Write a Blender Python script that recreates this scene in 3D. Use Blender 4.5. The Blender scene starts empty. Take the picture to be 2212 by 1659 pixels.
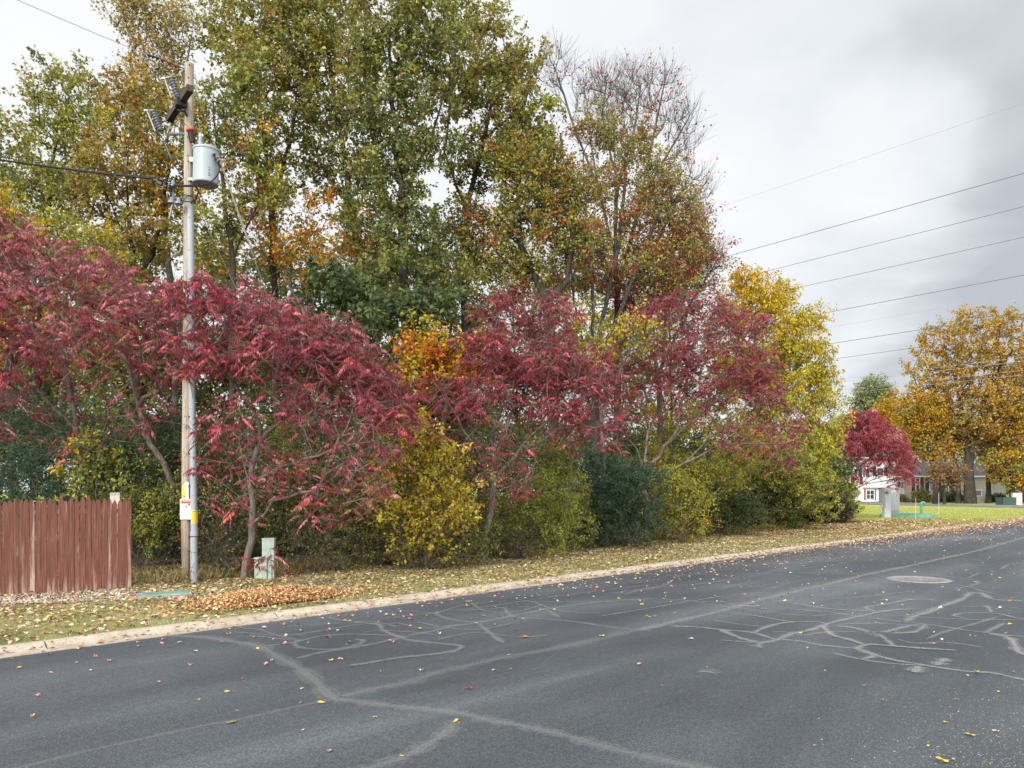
import bpy, bmesh, math, random
import numpy as np
from mathutils import Vector, Matrix
SC = bpy.context.scene
COL = SC.collection
F = 1671.0; CX = 1106.0; HY = 1058.0; CAMH = 1.9; GZ = 0.12   # photograph measured in 2212x1659 units
random.seed(7)
rng = np.random.default_rng(7)

def P(px, py, d):            # a point seen at px,py, d metres deep
    return np.array([(px-CX)/F*d, d, CAMH+(HY-py)/F*d])
def G(px, py, z=GZ):         # the ground point seen at px,py
    d = (CAMH-z)*F/(py-HY)
    return np.array([(px-CX)/F*d, d, z])
# street frame: s along the kerb, t away from the road
C0 = np.array([2.44, 17.4]); U = np.array([0.686, 0.7276]); U /= np.linalg.norm(U); N = np.array([-U[1], U[0]])
def ST(s, t, z=0.0):
    p = C0+s*U+t*N
    return np.array([p[0], p[1], z])
def toST(p):
    r = np.array(p[:2])-C0
    return float(r@U), float(r@N)

# ------------------------------------------------------------------ materials
MATS = {}
def newmat(name):
    m = bpy.data.materials.new(name); m.use_nodes = True
    nt = m.node_tree; b = nt.nodes['Principled BSDF']
    return m, nt, b
def nd(nt, t, **kw):
    n = nt.nodes.new(t)
    for k, v in kw.items():
        if k in n.inputs: n.inputs[k].default_value = v
        else: setattr(n, k, v)
    return n
def ramp(nt, stops, src=None, interp='LINEAR'):
    r = nt.nodes.new('ShaderNodeValToRGB'); r.color_ramp.interpolation = interp
    e = r.color_ramp.elements
    while len(e) < len(stops): e.new(0.5)
    for i, (p, c) in enumerate(stops):
        e[i].position = p; e[i].color = (c[0], c[1], c[2], 1) if len(c) == 3 else c
    if src is not None: nt.links.new(src, r.inputs[0])
    return r
def g3(v): return (v, v, v)
def mixc(nt, fac, a, b, mode='MIX'):
    m = nt.nodes.new('ShaderNodeMix'); m.data_type = 'RGBA'; m.blend_type = mode
    for sock, v in ((m.inputs[0], fac), (m.inputs[6], a), (m.inputs[7], b)):
        if isinstance(v, (int, float)): sock.default_value = v
        elif isinstance(v, tuple): sock.default_value = (v[0], v[1], v[2], 1)
        else: nt.links.new(v, sock)
    return m.outputs[2]
def noise(nt, vec, scale, detail=4, rough=.55, dist=0.0):
    n = nd(nt, 'ShaderNodeTexNoise'); n.inputs['Scale'].default_value = scale
    n.inputs['Detail'].default_value = detail; n.inputs['Roughness'].default_value = rough; n.inputs['Distortion'].default_value = dist
    if vec is not None: nt.links.new(vec, n.inputs['Vector'])
    return n.outputs['Fac']
def mapping(nt, vec, scale=(1,1,1), rot=(0,0,0), loc=(0,0,0)):
    m = nt.nodes.new('ShaderNodeMapping'); m.inputs['Scale'].default_value = scale; m.inputs['Rotation'].default_value = rot; m.inputs['Location'].default_value = loc
    nt.links.new(vec, m.inputs['Vector']); return m.outputs[0]
def bump(nt, b, h, strength=.3, dist=.02):
    n = nt.nodes.new('ShaderNodeBump'); n.inputs['Strength'].default_value = strength; n.inputs['Distance'].default_value = dist
    nt.links.new(h, n.inputs['Height']); nt.links.new(n.outputs[0], b.inputs['Normal'])

def mat_simple(name, col, rough=.6, var=.15, scale=8, metal=0, spec=.4, bmp=0, tint=None):
    """painted / worn surface: base colour with noise mottling"""
    m, nt, b = newmat(name)
    tc = nd(nt, 'ShaderNodeTexCoord').outputs['Object']
    f = noise(nt, tc, scale, 6, .6)
    lo = tuple(c*(1-var) for c in col); hi = tuple(min(1, c*(1+var)) for c in (tint or col))
    r = ramp(nt, [(.3, lo), (.7, hi)], f)
    nt.links.new(r.outputs[0], b.inputs['Base Color'])
    b.inputs['Roughness'].default_value = rough; b.inputs['Metallic'].default_value = metal
    b.inputs['Specular IOR Level'].default_value = spec
    if bmp: bump(nt, b, f, bmp, .01)
    return m

def mat_leaf(name, trans=.42, rough=.62, spec=.16, gain=1.0):
    m, nt, b = newmat(name)
    a = nd(nt, 'ShaderNodeAttribute'); a.attribute_name = 'leafcol'
    c = a.outputs['Color']
    if gain != 1.0: c = mixc(nt, 1.0, c, (gain, gain, gain), 'MULTIPLY')
    nt.links.new(c, b.inputs['Base Color'])
    b.inputs['Roughness'].default_value = rough; b.inputs['Specular IOR Level'].default_value = spec
    t = nd(nt, 'ShaderNodeBsdfTranslucent'); nt.links.new(c, t.inputs['Color'])
    mx = nd(nt, 'ShaderNodeMixShader'); mx.inputs[0].default_value = trans
    nt.links.new(b.outputs[0], mx.inputs[1]); nt.links.new(t.outputs[0], mx.inputs[2])
    nt.links.new(mx.outputs[0], nt.nodes['Material Output'].inputs[0])
    return m
def mat_bark(name, c1, c2, scale=9):
    m, nt, b = newmat(name)
    tc = nd(nt, 'ShaderNodeTexCoord').outputs['Object']
    v = mapping(nt, tc, (1, 1, .22))
    f = noise(nt, v, scale*2.2, 6, .7, .6); g = noise(nt, tc, 1.3, 3)
    r = ramp(nt, [(.32, c1), (.68, c2)], f)
    r2 = ramp(nt, [(.35, g3(.7)), (.7, g3(1.25))], g)
    nt.links.new(mixc(nt, 1.0, r.outputs[0], r2.outputs[0], 'MULTIPLY'), b.inputs['Base Color'])
    b.inputs['Roughness'].default_value = .9; b.inputs['Specular IOR Level'].default_value = .15
    bump(nt, b, f, .8, .03)
    return m

M = {}
M['leaf'] = mat_leaf('leaf_surface')
M['litter'] = mat_leaf('fallen_leaf_surface', .1, .8, .15)
M['grass'] = mat_leaf('grass_blade_surface', .3, .7, .1)
M['bark_dark'] = mat_bark('bark_dark', (.018, .014, .011), (.085, .07, .055))
M['bark_grey'] = mat_bark('bark_grey', (.06, .053, .045), (.19, .17, .145))
M['bark_sumac'] = mat_bark('bark_sumac', (.075, .058, .045), (.25, .21, .17))
M['bark_maple'] = mat_bark('bark_maple', (.05, .044, .040), (.16, .14, .13))

# ------------------------------------------------------------------ object helpers
def link(o, parent=None):
    COL.objects.link(o)
    if parent is not None: o.parent = parent
    return o
def tag(o, label, cat, group=None, kind=None):
    if label: o['label'] = label
    if cat: o['category'] = cat
    if group: o['group'] = group
    if kind: o['kind'] = kind
    return o
def thing(name, label, cat, loc, group=None):
    o = bpy.data.objects.new(name, None); o.location = Vector([float(c) for c in loc]); o.empty_display_size = .2
    link(o); return tag(o, label, cat, group)
def from_np(name, verts, quads, mat, parent=None, cols=None, loc=None, smooth=False, tris=None):
    """verts (n,3) world; quads (m,4). loc = origin of the object (verts stay in world place)."""
    verts = np.asarray(verts, dtype=np.float32)
    o_loc = np.zeros(3) if loc is None else np.asarray(loc, dtype=float)
    ploc = np.array(parent.matrix_basis.translation) if parent is not None else np.zeros(3)
    verts = verts-np.float32(o_loc if parent is None else ploc)
    me = bpy.data.meshes.new(name)
    faces = np.asarray(quads, dtype=np.int32); k = faces.shape[1]
    me.vertices.add(len(verts)); me.vertices.foreach_set('co', verts.ravel())
    me.loops.add(faces.size); me.loops.foreach_set('vertex_index', faces.ravel())
    me.polygons.add(len(faces)); me.polygons.foreach_set('loop_start', np.arange(0, faces.size, k, dtype=np.int32))
    me.polygons.foreach_set('loop_total', np.full(len(faces), k, dtype=np.int32))
    me.update(calc_edges=True)
    if smooth: me.polygons.foreach_set('use_smooth', np.ones(len(faces), dtype=bool))
    if cols is not None:
        a = me.attributes.new('leafcol', 'FLOAT_COLOR', 'FACE')
        c = np.ones((len(faces), 4), dtype=np.float32); c[:, :3] = cols
        a.data.foreach_set('color', c.ravel())
    me.materials.append(mat)
    o = bpy.data.objects.new(name, me)
    if parent is None: o.location = o_loc
    return link(o, parent)
class MB:
    """collects shaped pieces (world coordinates) and links them as one mesh"""
    def __init__(s): s.bm = bmesh.new()
    def box(s, c, size, rot=None, bev=0.0):
        m = Matrix.Translation(Vector([float(x) for x in c])) @ ((rot or Matrix.Identity(3)).to_4x4()) @ Matrix.Diagonal((*[float(x) for x in size], 1))
        r = bmesh.ops.create_cube(s.bm, size=1, matrix=m)
        if bev > 0:
            es = list({e for v in r['verts'] for e in v.link_edges})
            bmesh.ops.bevel(s.bm, geom=es, offset=bev, segments=2, affect='EDGES', profile=.6)
        return s
    def tube(s, pts, rad, seg=8, cap=True):
        pts = [Vector([float(x) for x in p]) for p in pts]
        if isinstance(rad, (int, float)): rad = [rad]*len(pts)
        rings = []; prev = None
        for i, p in enumerate(pts):
            a = pts[max(0, i-1)]; b = pts[min(len(pts)-1, i+1)]
            t = (b-a)
            if t.length < 1e-9: t = Vector((0, 0, 1))
            t.normalize()
            if prev is None:
                x = t.cross(Vector((.31, .2, .93)) if abs(t.z) < .9 else Vector((1, 0, 0))).normalized()
            else:
                x = (prev-t*prev.dot(t)).normalized()
            prev = x; y = t.cross(x)
            rings.append([s.bm.verts.new(p+(x*math.cos(k/seg*2*math.pi)+y*math.sin(k/seg*2*math.pi))*rad[i]) for k in range(seg)])
        for a, b in zip(rings, rings[1:]):
            for k in range(seg):
                s.bm.faces.new((a[k], a[(k+1) % seg], b[(k+1) % seg], b[k])).smooth = seg > 5
        if cap:
            s.bm.faces.new([s.bm.verts.new(v.co) for v in rings[0][::-1]]); s.bm.faces.new([s.bm.verts.new(v.co) for v in rings[-1]])
        return s
    def lathe(s, base, axis, prof, seg=20):
        """prof: (distance along axis, radius)"""
        base = np.asarray(base, float); axis = np.asarray(axis, float); axis = axis/np.linalg.norm(axis)
        ref = np.array([0, 0, 1.]) if abs(axis[2]) < .9 else np.array([1., 0, 0])
        x = np.cross(ref, axis); x /= np.linalg.norm(x); y = np.cross(axis, x)
        rings = []
        for h, r in prof:
            c = base+axis*h
            rings.append([s.bm.verts.new(Vector(c+(x*math.cos(k/seg*2*math.pi)+y*math.sin(k/seg*2*math.pi))*max(r, .0005))) for k in range(seg)])
        for a, b in zip(rings, rings[1:]):
            for k in range(seg): s.bm.faces.new((a[k], a[(k+1) % seg], b[(k+1) % seg], b[k])).smooth = True
        s.bm.faces.new([s.bm.verts.new(v.co) for v in rings[0][::-1]]); s.bm.faces.new([s.bm.verts.new(v.co) for v in rings[-1]]); return s
    def poly(s, pts):
        s.bm.faces.new([s.bm.verts.new(Vector([float(x) for x in p])) for p in pts]); return s
    def prism(s, pts, off):
        """flat outline pts extruded by off"""
        off = Vector([float(x) for x in off]); A = [s.bm.verts.new(Vector([float(x) for x in p])) for p in pts]
        B = [s.bm.verts.new(v.co+off) for v in A]; n = len(A)
        s.bm.faces.new(A[::-1]); s.bm.faces.new(B)
        for i in range(n): s.bm.faces.new((A[i], A[(i+1) % n], B[(i+1) % n], B[i]))
        return s
    def build(s, name, mat, parent=None, loc=None):
        bmesh.ops.recalc_face_normals(s.bm, faces=s.bm.faces)
        org = Vector((0, 0, 0))
        if parent is not None: org = parent.matrix_basis.translation.copy()
        elif loc is not None: org = Vector([float(x) for x in loc])
        bmesh.ops.translate(s.bm, verts=s.bm.verts, vec=-org)
        me = bpy.data.meshes.new(name); s.bm.to_mesh(me); s.bm.free(); me.materials.append(mat)
        o = bpy.data.objects.new(name, me)
        if parent is None: o.location = org
        else: o.parent = parent
        COL.objects.link(o); return o
def subpart(mb, name, mat, root, part):
    """sub-part of a part: geometry is kept in the thing's space"""
    o = mb.build(name, mat, root); o.parent = part; return o
def rotz(a): return Matrix.Rotation(a, 3, 'Z')

# ------------------------------------------------------------------ leaves
def unit(v): return v/np.maximum(np.linalg.norm(v, axis=-1, keepdims=True), 1e-9)
def kites(pos, dirs, nrm, L, W, fold=.18):
    """pos,dirs,nrm (n,3); L,W (n,) -> verts, quads : one pointed leaf each"""
    n = len(pos); d = unit(dirs); s = unit(np.cross(nrm, d)); m = np.cross(d, s)
    L = np.broadcast_to(L, (n,))[:, None]; W = np.broadcast_to(W, (n,))[:, None]
    V = np.empty((n, 4, 3))
    V[:, 0] = pos; V[:, 1] = pos+d*L*.45+s*W*.5+m*W*fold; V[:, 2] = pos+d*L-m*L*fold*.4; V[:, 3] = pos+d*L*.45-s*W*.5+m*W*fold
    Q = np.arange(n*4).reshape(n, 4)
    return V.reshape(-1, 3), Q
def palette_pick(r, n, pal, clump=None, mix=.3, jitter=.18):
    """pal: list of (rgb, weight). clump (n,) in 0..1 picks the main colour of a clump, mix = share of leaves that differ"""
    cols = np.array([p[0] for p in pal]); w = np.array([p[1] for p in pal], float); w /= w.sum(); cw = np.cumsum(w)
    u = r.random(n)
    if clump is not None:
        u = np.where(r.random(n) < mix, u, clump)
    idx = np.minimum(np.searchsorted(cw, u), len(pal)-1)
    c = cols[idx]*np.exp(r.normal(0, jitter, (n, 1)))
    c *= np.exp(r.normal(0, .07, (n, 3)))
    return np.clip(c, 0, .9)

# ------------------------------------------------------------------ skeletons
def grow(r, trunk_paths, tips, step=.45, up=.8, pathw=.22, wob=.06, tipr=.007, expo=2.35, rmin_trunk=None, sag=0.0):
    """trunk_paths: list of (polyline (k,3)). tips (n,3). Returns nodes, parent, radius"""
    nodes = []; par = []; pl = []
    for path in trunk_paths:
        path = [np.asarray(p, float) for p in path]
        start = None
        for a, b in zip(path, path[1:]):
            L = np.linalg.norm(b-a); k = max(1, int(L/step))
            if start is None:
                if nodes:
                    dd = [np.linalg.norm(n-a) for n in nodes]; j = int(np.argmin(dd))
                    if dd[j] < .6: last = j
                    else: nodes.append(a.copy()); par.append(-1); pl.append(0.); last = len(nodes)-1
                else: nodes.append(a.copy()); par.append(-1); pl.append(0.); last = 0
                start = True
            for i in range(1, k+1):
                q = a+(b-a)*i/k+(r.normal(0, wob*.5, 3)*np.array([1, 1, .3]) if i < k else 0)
                nodes.append(q); par.append(last); pl.append(pl[last]+L/k); last = len(nodes)-1
    cap = len(nodes)+len(tips)*40
    A = np.zeros((cap, 3)); PL = np.zeros(cap); n = len(nodes)
    A[:n] = nodes; PL[:n] = pl; par = par+[0]*(cap-n)
    ntr = n
    base_z = A[:n, 2].min()
    axis = A[:n]
    d0 = np.array([np.min(np.linalg.norm(axis-t, axis=1)) for t in tips])
    order = np.argsort(d0); tipnode = np.zeros(len(tips), int)
    for ti in order:
        t = tips[ti]; dv = t-A[:n]; dist = np.linalg.norm(dv, axis=1)
        cost = dist+pathw*PL[:n]+up*np.maximum(0, A[:n, 2]-t[2]+.15*dist)+np.where(A[:n, 2] < base_z+.35, 3., 0)
        j = int(np.argmin(cost)); L = dist[j]; k = min(39, max(1, int(round(L/step))))
        a = A[j].copy(); last = j
        perp = r.normal(0, 1, 3); perp[2] *= .4
        for i in range(1, k+1):
            u = i/k
            q = a+(t-a)*u
            q[2] += (-sag if sag else -.10)*L*math.sin(math.pi*u)*(.6 if L > 1 else .3)
            q += perp*wob*math.sin(math.pi*u)*L*.35+(r.normal(0, wob*.35, 3) if i < k else 0)
            A[n] = q; par[n] = last; PL[n] = PL[last]+L/k; last = n; n += 1
        tipnode[ti] = last
    A = A[:n]; par = np.array(par[:n])
    acc = np.zeros(n); isleaf = np.ones(n, bool); isleaf[par[par >= 0]] = False
    acc[isleaf] = tipr**expo
    for i in range(n-1, -1, -1):      # children always come after parents
        p = par[i]
        if p >= 0: acc[p] += acc[i]
    R = acc**(1/expo)
    return A, par, R, tipnode, ntr
def skin(A, par, R, minr=0.0, thick_seg=9, thin_seg=4, thr=.04, flare_z=None):
    n = len(A); ch_main = -np.ones(n, int); best = np.zeros(n)
    for i in range(n):
        p = par[i]
        if p >= 0 and R[i] > best[p]: best[p] = R[i]; ch_main[p] = i
    T = np.zeros((n, 3))
    hasp = par >= 0
    T[hasp] += unit(A[hasp]-A[par[hasp]])
    hm = ch_main >= 0
    T[hm] += unit(A[ch_main[hm]]-A[hm])
    T = unit(T)
    ref = np.array([.37, .92, .12]); ref /= np.linalg.norm(ref)
    def rings(C, Tn, Rd, k):
        x = unit(np.cross(Tn, ref)); y = np.cross(Tn, x)
        an = np.arange(k)/k*2*np.pi
        return C[:, None, :]+(x[:, None, :]*np.cos(an)[None, :, None]+y[:, None, :]*np.sin(an)[None, :, None])*Rd[:, None, None]
    Vs = []; Qs = []; off = 0
    ci = np.where(hasp)[0]
    R = np.maximum(R, minr)
    for thick in (True, False):
        sel = ci[(R[ci] > thr) == thick]
        if len(sel) == 0: continue
        k = thick_seg if thick else thin_seg
        p = par[sel]; main = ch_main[p] == sel
        Tp = np.where(main[:, None], T[p], unit(A[sel]-A[p])); Rp = np.where(main, R[p], np.minimum(R[p], R[sel]*1.15))
        ra = rings(A[p], Tp, Rp, k); rb = rings(A[sel], T[sel], R[sel], k)
        m = len(sel); V = np.concatenate([ra, rb], axis=1).reshape(-1, 3)
        i0 = (np.arange(m)*2*k)[:, None]; q = np.arange(k)[None, :]; q2 = (q+1) % k
        Q = np.stack([i0+q, i0+q2, i0+k+q2, i0+k+q], axis=-1).reshape(-1, 4)
        Vs.append(V); Qs.append(Q+off); off += len(V)
    return np.concatenate(Vs), np.concatenate(Qs)
def twig_tubes(a, b, r0, r1):
    """thin triangular twigs a->b (n,3)"""
    n = len(a); t = unit(b-a); ref = np.array([.37, .92, .12]); x = unit(np.cross(t, ref)); y = np.cross(t, x)
    an = np.arange(3)/3*2*np.pi; c = x[:, None]*np.cos(an)[None, :, None]+y[:, None]*np.sin(an)[None, :, None]
    V = np.concatenate([a[:, None]+c*r0, b[:, None]+c*r1], axis=1).reshape(-1, 3)
    i0 = (np.arange(n)*6)[:, None]; q = np.arange(3)[None, :]; q2 = (q+1) % 3
    return V, np.stack([i0+q, i0+q2, i0+3+q2, i0+3+q], axis=-1).reshape(-1, 4)

def blob_tips(r, blobs, d, n, shell=.0, mind=0.0):
    """blobs: (px, py, rx, ry[, ddepth, weight, depth radius m])"""
    W = []; out = []; ids = []
    for b in blobs:
        W.append((b[5] if len(b) > 5 else 1.)*b[2]*b[3])
    W = np.array(W)/sum(W); cnt = r.multinomial(n, W)
    for bi, (b, k) in enumerate(zip(blobs, cnt)):
        dd = d+(b[4] if len(b) > 4 else 0); c = P(b[0], b[1], dd); rx = b[2]*dd/F; rz = b[3]*dd/F
        ry = b[6] if len(b) > 6 else min(rx, 3.2)*.9+.1*rx
        v = unit(r.normal(0, 1, (k, 3))); rad = r.random((k, 1))**(1/3)
        if shell: rad = 1-(1-rad)*(1-shell)
        out.append(c+v*rad*np.array([rx, ry, rz])); ids += [bi]*k
    T = np.concatenate(out); ids = np.array(ids)
    T[:, 2] = np.maximum(T[:, 2], GZ+.12)
    T += r.normal(0, .12, T.shape)
    if mind > 0:                                    # keep tips apart so that crowns have gaps and clumps
        keep = []; 
        for i in range(len(T)):
            if all(np.sum((T[i]-T[j])**2) > mind*mind for j in keep[-400:]): keep.append(i)
        T = T[keep]; ids = ids[keep]
    return T, ids
def smooth_rand(r, pts, scale):
    """cheap smooth field 0..1 over points"""
    v = np.zeros(len(pts))
    for k in range(4):
        w = r.normal(0, 1, 3)/scale*(1+.5*k); v += np.sin(pts@w+r.random()*6.28)
    v = v/4*1.15
    return np.clip(.5+v*.55, 0, .999)

TG = 'tall trees standing in the wood'
def tree(name, label, cat, d, trunks, blobs, ntips, lpt, leaf, pal, tspread=.75, bark='bark_dark', seed=1, group=None, cluster=.33, aspect=.62,
         trunk_r=None, hpal=None, twigs=4, twr=.004, up=.8, step=.5, tipr=.007, expo=2.35, wob=.07, droop=.0, mix=.22, shell=.0,
         crown='crown', wood='trunk', clscale=1.6, mind=0.0, root=None, topbare=None, pathw=.22, nofill=False, thin=0.0):
    r = np.random.default_rng(seed)
    if group == TG:
        if seed not in (20, 21, 22, 23): ntips = int(ntips*1.4); lpt *= 1.45; leaf *= .83; mind *= .8
    paths = []
    for tr in trunks:
        pts = []
        for q in tr:
            dd = d+(q[2] if len(q) > 2 else 0); pts.append(P(q[0], q[1], dd))
        if tr is trunks[0] or True:
            if pts[0][2] < GZ+1.2: pts[0] = np.array([pts[0][0], pts[0][1], GZ-.05])
        paths.append(pts)
    base = paths[0][0].copy(); base[2] = GZ
    tips, ids = blob_tips(r, blobs, d, ntips, shell, mind)
    A, par, R, tn, ntr = grow(r, paths, tips, step=step, up=up, tipr=tipr, expo=expo, wob=wob, pathw=pathw)
    if trunk_r:                       # scale the radii so that the trunk foot measures trunk_r
        k = min(1.4, math.log(trunk_r/tipr)/math.log(max(R.max()/tipr, 1.05))); R = np.minimum(tipr*np.maximum(R/tipr, .5)**k, trunk_r*1.1)
    low = A[:, 2] < GZ+.5
    R = np.where(low & (R > .03), R*(1+.35*np.clip((GZ+.5-A[:, 2])/.5, 0, 1)), R)
    V, Q = skin(A, par, R)
    # twiglets
    nt_ = len(tips); prev = A[par[tn]]; out = unit(tips-prev)
    k = twigs
    dirs = unit(np.repeat(out, k, axis=0)*.7+r.normal(0, tspread, (nt_*k, 3))+np.array([0, 0, .25-droop]))
    tl = cluster*(.55+.9*r.random((nt_*k, 1)))
    a = np.repeat(tips, k, axis=0); bpt = a+dirs*tl
    V2, Q2 = twig_tubes(a, bpt, twr, twr*.5)
    th = thing(name, label, cat, base, group)
    from_np(wood, np.concatenate([V, V2]), np.concatenate([Q, Q2+len(V)]), M[bark], th, smooth=True)
    # leaves
    lw = lpt
    if topbare is not None:
        z0, z1, f0 = topbare
        frac = np.clip((tips[:, 2]-z0)/(z1-z0), 0, 1); cnt = np.maximum(0, r.poisson(lpt*(1-frac*(1-f0))))
    else: cnt = r.poisson(lpt*np.clip(r.normal(1, .25, nt_), .3, 1.8))
    ti = np.repeat(np.arange(nt_), cnt); n = len(ti)
    tw = r.integers(0, k, n); g = ti*k+tw; u = r.random((n, 1))**.7
    pos = a[g]+(bpt[g]-a[g])*u*1.05+r.normal(0, cluster*.13, (n, 3))
    nrm = unit(r.normal(0, .75, (n, 3))+np.array([0, 0, .7])+.35*out[ti])
    dr = r.normal(0, 1, (n, 3))+np.array([0, 0, -.35-droop*2])+.5*dirs[g]
    L = leaf*(.65+.6*r.random(n)); W = L*aspect*(.8+.4*r.random(n))
    V, Q = kites(pos, dr, nrm, L, W)
    cl = smooth_rand(r, tips, clscale)
    cl = np.clip(cl+r.normal(0, .16, nt_), 0, .999)
    if hpal:                       # leaf colours that change with height through the crown: (z of change, softness, upper palette)
        c1 = palette_pick(r, n, pal, cl[ti], mix); c2 = palette_pick(r, n, hpal[2], cl[ti], mix)
        f = 1/(1+np.exp(-(tips[:, 2]+r.normal(0, .6, nt_)-hpal[0])/hpal[1])); sel = r.random(n) < f[ti]
        c = np.where(sel[:, None], c2, c1)
    else: c = palette_pick(r, n, pal, cl[ti], mix)
    from_np(crown, V, Q, M['leaf'], th, cols=c)
    return th

def sumac(name, label, d, trunks, blobs, ntips, seed, group, lv=9, pairs=10, LL=.42, pal=None, trunk_r=.07, keep_low=1.0, bark='bark_sumac', extra=None):
    r = np.random.default_rng(seed)
    paths = [[P(q[0], q[1], d+(q[2] if len(q) > 2 else 0)) for q in tr] for tr in trunks]
    for p in paths:
        if p[0][2] < GZ+1.0: p[0] = np.array([p[0][0], p[0][1], GZ-.05])
    base = paths[0][0].copy(); base[2] = GZ
    if ntips > 50: ntips = int(ntips*2.0); lv *= (.52 if seed in (43, 44) else .60); LL *= .76
    tips, ids = blob_tips(r, blobs, d, ntips, .25)
    A, par, R, tn, ntr = grow(r, paths, tips, step=.3, up=.55, tipr=.0055, expo=2.3, wob=.11, pathw=.16)
    kk = min(1.4, math.log(trunk_r/.0055)/math.log(max(R.max()/.0055, 1.05))); R = np.minimum(.0055*(R/.0055)**kk, trunk_r*1.1)
    V, Q = skin(A, par, R, thr=.03)
    th = thing(name, label, 'tree', base, group)
    nt_ = len(tips)
    ka = 2 if nt_ > 50 else 0; a_ = np.repeat(A[r.integers(ntr, len(A), nt_*ka//2 or 1)], 2, 0)[:nt_*ka]
    if len(a_): Vt, Qt = twig_tubes(a_, a_+unit(r.normal(0, 1, a_.shape)+np.array([0, -.2, .3]))*r.uniform(.15, .6, (len(a_), 1)), .0045, .002); V, Q = np.concatenate([V, Vt]), np.concatenate([Q, Qt+len(V)])
    from_np('trunk', V, Q, M[bark], th, smooth=True)
    # every tip carries a whorl of pinnate leaves whose leaflets hang like a comb
    zl, zh = np.percentile(tips[:, 2], 5), np.percentile(tips[:, 2], 50); dens = np.clip((tips[:, 2]-zl)/(zh-zl), .45, 1.) if nt_ > 50 else 1.
    cnt = np.maximum(1, r.poisson(lv*dens*np.clip(smooth_rand(r, tips, .7)*1.5+.25, .3, 1.6), nt_)); ti = np.repeat(np.arange(nt_), cnt); n = len(ti)
    az = r.random(n)*2*np.pi; el = r.uniform(-.35, 1.0, n); L = LL*r.uniform(.6, 1.15, n)
    LL *= 1; h = np.stack([np.cos(az)*np.cos(el), np.sin(az)*np.cos(el), np.sin(el)], axis=1)
    st = tips[ti]-np.array([0, 0, 1.])*r.uniform(0, .18, (n, 1)); dr = r.uniform(.6, 1.3, n)
    U_ = np.linspace(.22, 1, pairs)
    X = st[:, None, :]+h[:, None, :]*(L[:, None]*U_[None, :])[:, :, None]
    X[:, :, 2] -= (dr*L)[:, None]*U_[None, :]**2*.75
    hz = unit(np.stack([np.cos(az), np.sin(az), np.zeros(n)], axis=1)); side = np.stack([-hz[:, 1], hz[:, 0], np.zeros(n)], axis=1)
    fold = r.uniform(.4, 1.0, n)                # how far the leaflets fold down
    allp = []; alld = []; alln = []; allL = []; allT = []
    size = (.080 if d < 40 else .17)*np.sin(np.pi*np.clip(U_*.78+.16, 0, 1))
    for sg in (-1, 1):
        dv = side[:, None, :]*sg*(1.15-fold)[:, None, None]+np.array([0, 0, -1.])*(.3+fold)[:, None, None]+hz[:, None, :]*.12+r.normal(0, .14, (n, pairs, 3))
        allp.append(X.reshape(-1, 3)); alld.append(dv.reshape(-1, 3)); alln.append((np.repeat(side[:, None, :]*sg, pairs, 1)*.8+np.array([0, 0, .5])+r.normal(0, .25, (n, pairs, 3))).reshape(-1, 3))
        allL.append((size[None, :]*r.uniform(.8, 1.25, (n, 1))*(L/LL)[:, None]).reshape(-1)*np.exp(r.normal(0, .1, n*pairs))); allT.append(np.repeat(np.arange(n), pairs))
    allp = np.concatenate(allp); alld = np.concatenate(alld); alln = np.concatenate(alln); allL = np.concatenate(allL); lf = np.concatenate(allT)
    drop = r.random(len(allp)) > .10
    allp, alld, alln, allL, lf = allp[drop], alld[drop], alln[drop], allL[drop], lf[drop]
    V, Q = kites(allp, alld, alln, allL, allL*.32, .12)
    pal = pal or SUMAC
    cl = palette_pick(r, n, pal, smooth_rand(r, st, 1.4), .55, .25)
    c = cl[lf]*np.exp(r.normal(0, .16, (len(lf), 1)))
    # rachis
    a = st; b = X[:, pairs//2]; e = X[:, -1]
    V2, Q2 = twig_tubes(np.concatenate([a, b]), np.concatenate([b, e]), .003, .002)
    c2 = np.repeat(np.tile(np.array([[.22, .05, .05]]), (len(a)*2, 1)), 3, axis=0)
    from_np('crown', np.concatenate([V, V2]), np.concatenate([Q, Q2+len(V)]), M['leaf'], th, cols=np.concatenate([np.clip(c, 0, .9), c2]))
    return th

# leaf colours (reflectance)
CRIM = (.35, .070, .092); MAROON = (.205, .050, .060); ROSE = (.46, .17, .195); SCAR = (.37, .08, .05)
SUMAC = [(MAROON, 2.2), (CRIM, 4), (ROSE, 3), (SCAR, .8), ((.28, .13, .085), 1.2), ((.30, .22, .06), .12)]
SUMAC_DK = [(MAROON, 2.5), (CRIM, 3.5), ((.26, .06, .06), 2), (ROSE, 1.2), ((.24, .08, .04), 1)]
OLIVE = (.265, .262, .07); OLDK = (.165, .175, .052); DKG = (.075, .105, .052); MIDG = (.145, .185, .06); YG = (.34, .335, .055)
YEL = (.58, .40, .03); GOLD = (.52, .28, .02); ORA = (.60, .20, .02); BRN = (.29, .18, .07); RUST = (.38, .15, .05); RED = (.42, .06, .04)
BLUEG = (.07, .135, .082)
OAKTOP = [(OLDK, 1.8), (OLIVE, 4), ((.33, .29, .07), 3), ((.34,.24,.075), 1.5), (YG, 1.6)]
OAKLOW = [(DKG, 2.4), (OLDK, 2.5), (MIDG, 2.4), (OLIVE, 1.6)]

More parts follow.
